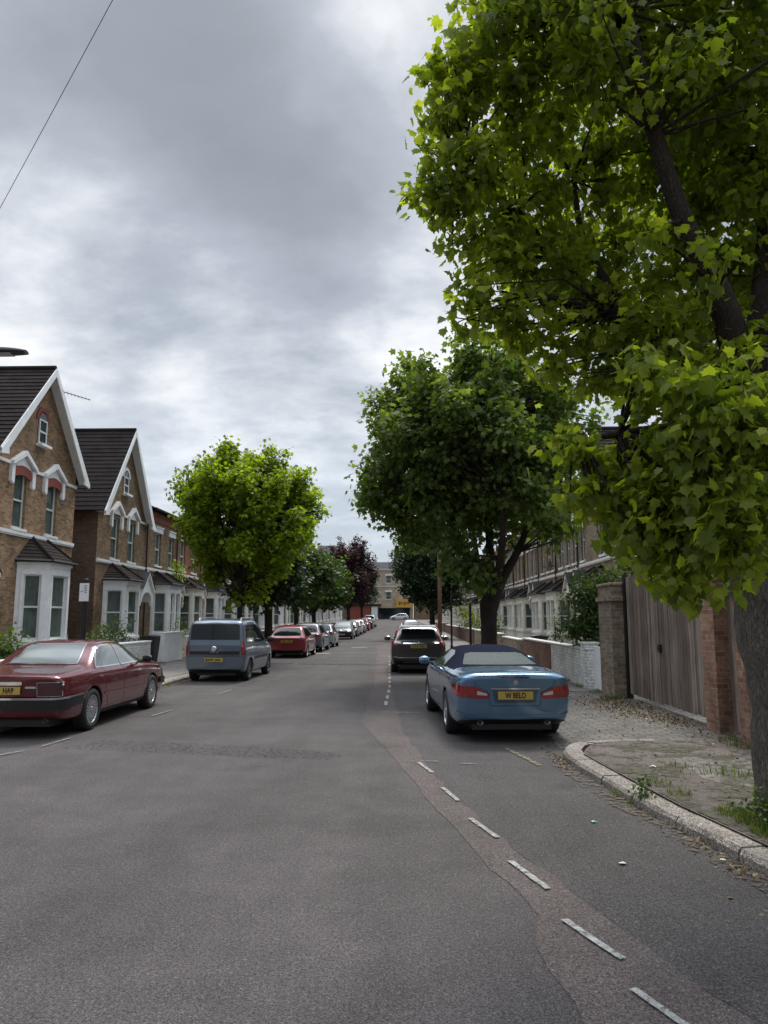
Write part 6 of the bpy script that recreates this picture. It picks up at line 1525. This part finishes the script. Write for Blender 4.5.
hatch('hatchback_car', (-1.2, 156, gz(156)), R(90), 'white car crossing the road end in front of the shops', 'whitecar', mk=30, sub=1)

# --- dark crossover on the right
M['brownblack'] = paint('dark_brown_grey_metallic', (.060, .056, .058), .4, .28)
rg = [(-2.22, -2.26, -2.12, .42, 1.04, 1.12, .82, .64), (-2.15, -2.20, -1.98, .34, 1.06, 1.36, .875, .66), (-1.98, -2.02, -1.76, .28, 1.07, 1.56, .90, .665), (-1.7, -1.72, -1.55, .25, 1.07, 1.635, .91, .665), (-1.1, -1.1, -1.1, .24, 1.06, 1.675, .91, .665), (-.3, -.3, -.3, .24, 1.04, 1.685, .91, .66),
      (.3, .3, .26, .24, 1.03, 1.64, .91, .655), (.8, .8, .70, .24, 1.02, 1.44, .91, .66), (1.2, 1.2, 1.12, .24, 1.0, 1.18, .905, .71), (1.6, 1.6, 1.6, .25, .95, 1.06, .89, .71), (2.05, 2.07, 2.07, .28, .82, .92, .84, .64), (2.2, 2.24, 2.22, .34, .68, .76, .74, .54)]
w1 = [(-1.80, 1.20), (-1.2, 1.13), (-1.2, 1.50), (-1.5, 1.46)]; w2 = [(-1.15, 1.13), (-.25, 1.11), (-.25, 1.54), (-1.15, 1.51)]; w3 = [(-.19, 1.11), (.92, 1.07), (.45, 1.42), (.1, 1.52), (-.19, 1.54)]
t1 = [(-.88, 1.14), (-.70, 1.12), (-.69, 1.50), (-.62, 1.58), (-.56, 1.58), (-.61, 1.50), (-.66, 1.18), (-.68, 1.03), (-.72, .97), (-.88, .95)]
spec = dict(winset=.12, ww=.22, spokes=5, mirror=(.78, 1.14, .89, 'brownblack', 1.2),
    decals=[('side_window', 'carglass', [('R', w)], .006) for w in (w1, w2, w3)]+[('side_window', 'carglass', [('L', w)], .006) for w in (w1, w2, w3)]+[
        ('rear_window', 'carglass', fb('B', [[(-.60, 1.20), (.60, 1.20), (.53, 1.54), (-.53, 1.54)]]), .006), ('windscreen', 'carglass', fb('F', [[(-.70, 1.10), (.70, 1.10), (.60, 1.56), (-.60, 1.56)]]), .006),
        ('tail_light', 'redlamp', [('B', t1), ('L', [(-2.15, .96), (-2.15, 1.13), (-1.98, 1.10), (-2.05, .98)])], .008, .03), ('tail_light', 'redlamp', [('B', mirx(t1)), ('R', [(-2.15, .96), (-2.15, 1.13), (-1.98, 1.10), (-2.05, .98)])], .008, .03),
        ('chrome_trim', 'chrome', fb('B', [strip((-.50, 1.045), (.50, 1.045), .03)]), .012, .05), ('bumper_chrome', 'chrome', fb('B', pline([(-.80, .60), (-.66, .56), (.66, .56), (.80, .60)], .03)), .02, .05),
        ('bumper_valance', 'plastic', fb('B', [[(-.80, .50), (.80, .50), (.78, .33), (-.78, .33)]]), .006, .05), ('skid_trim', 'alloy', fb('B', [strip((-.5, .40), (.5, .40), .03)]), .02, .05),
        ('boot_seam', 'plateblack', fb('B', pline([(-.62, 1.14), (-.58, .76), (.58, .76), (.62, 1.14)], .008)), .003, .05),
        ('door_seam', 'plateblack', [('L', q) for q in pline([(-.22, 1.1), (-.22, .40)], .008)+pline([(.95, 1.0), (.88, .45)], .008)], .003)])
crv, bvh = make_car('crossover_car', (.40, 26.1, 0), R(.6), 'dark brown-grey crossover with tall red tail lights parked ahead of the blue convertible', rg, (-1.31, 1.31), .345, spec, M['brownblack'])
loc, nr, *_ = bvh.ray_cast(Vector((0, -4, .94)), Vector((0, 1, 0))); plate(crv, loc.y-.02, .94, None, 0, marks=7)
m = MB(); m.prism([(-.03, 1.08), (.0, 1.12), (.03, 1.08), (.015, 1.06), (-.015, 1.06)], -2.285, -2.265); m.build('badge', M['chrome'], crv)
m = MB(); m.prism([(-2.02, 1.59), (-1.72, 1.66), (-1.70, 1.68), (-2.06, 1.62)], -.58, .58, 'x'); m.build('roof_spoiler', M['brownblack'], crv, bevel=.01)
m = MB(); m.tube([(0, -1.45, 1.68), (0, -1.62, 1.80)], .008, 5); m.build('roof_aerial', M['plastic'], crv)

crv.scale = (.98, .97, .91)
blue.scale = (.965, 1, 1)
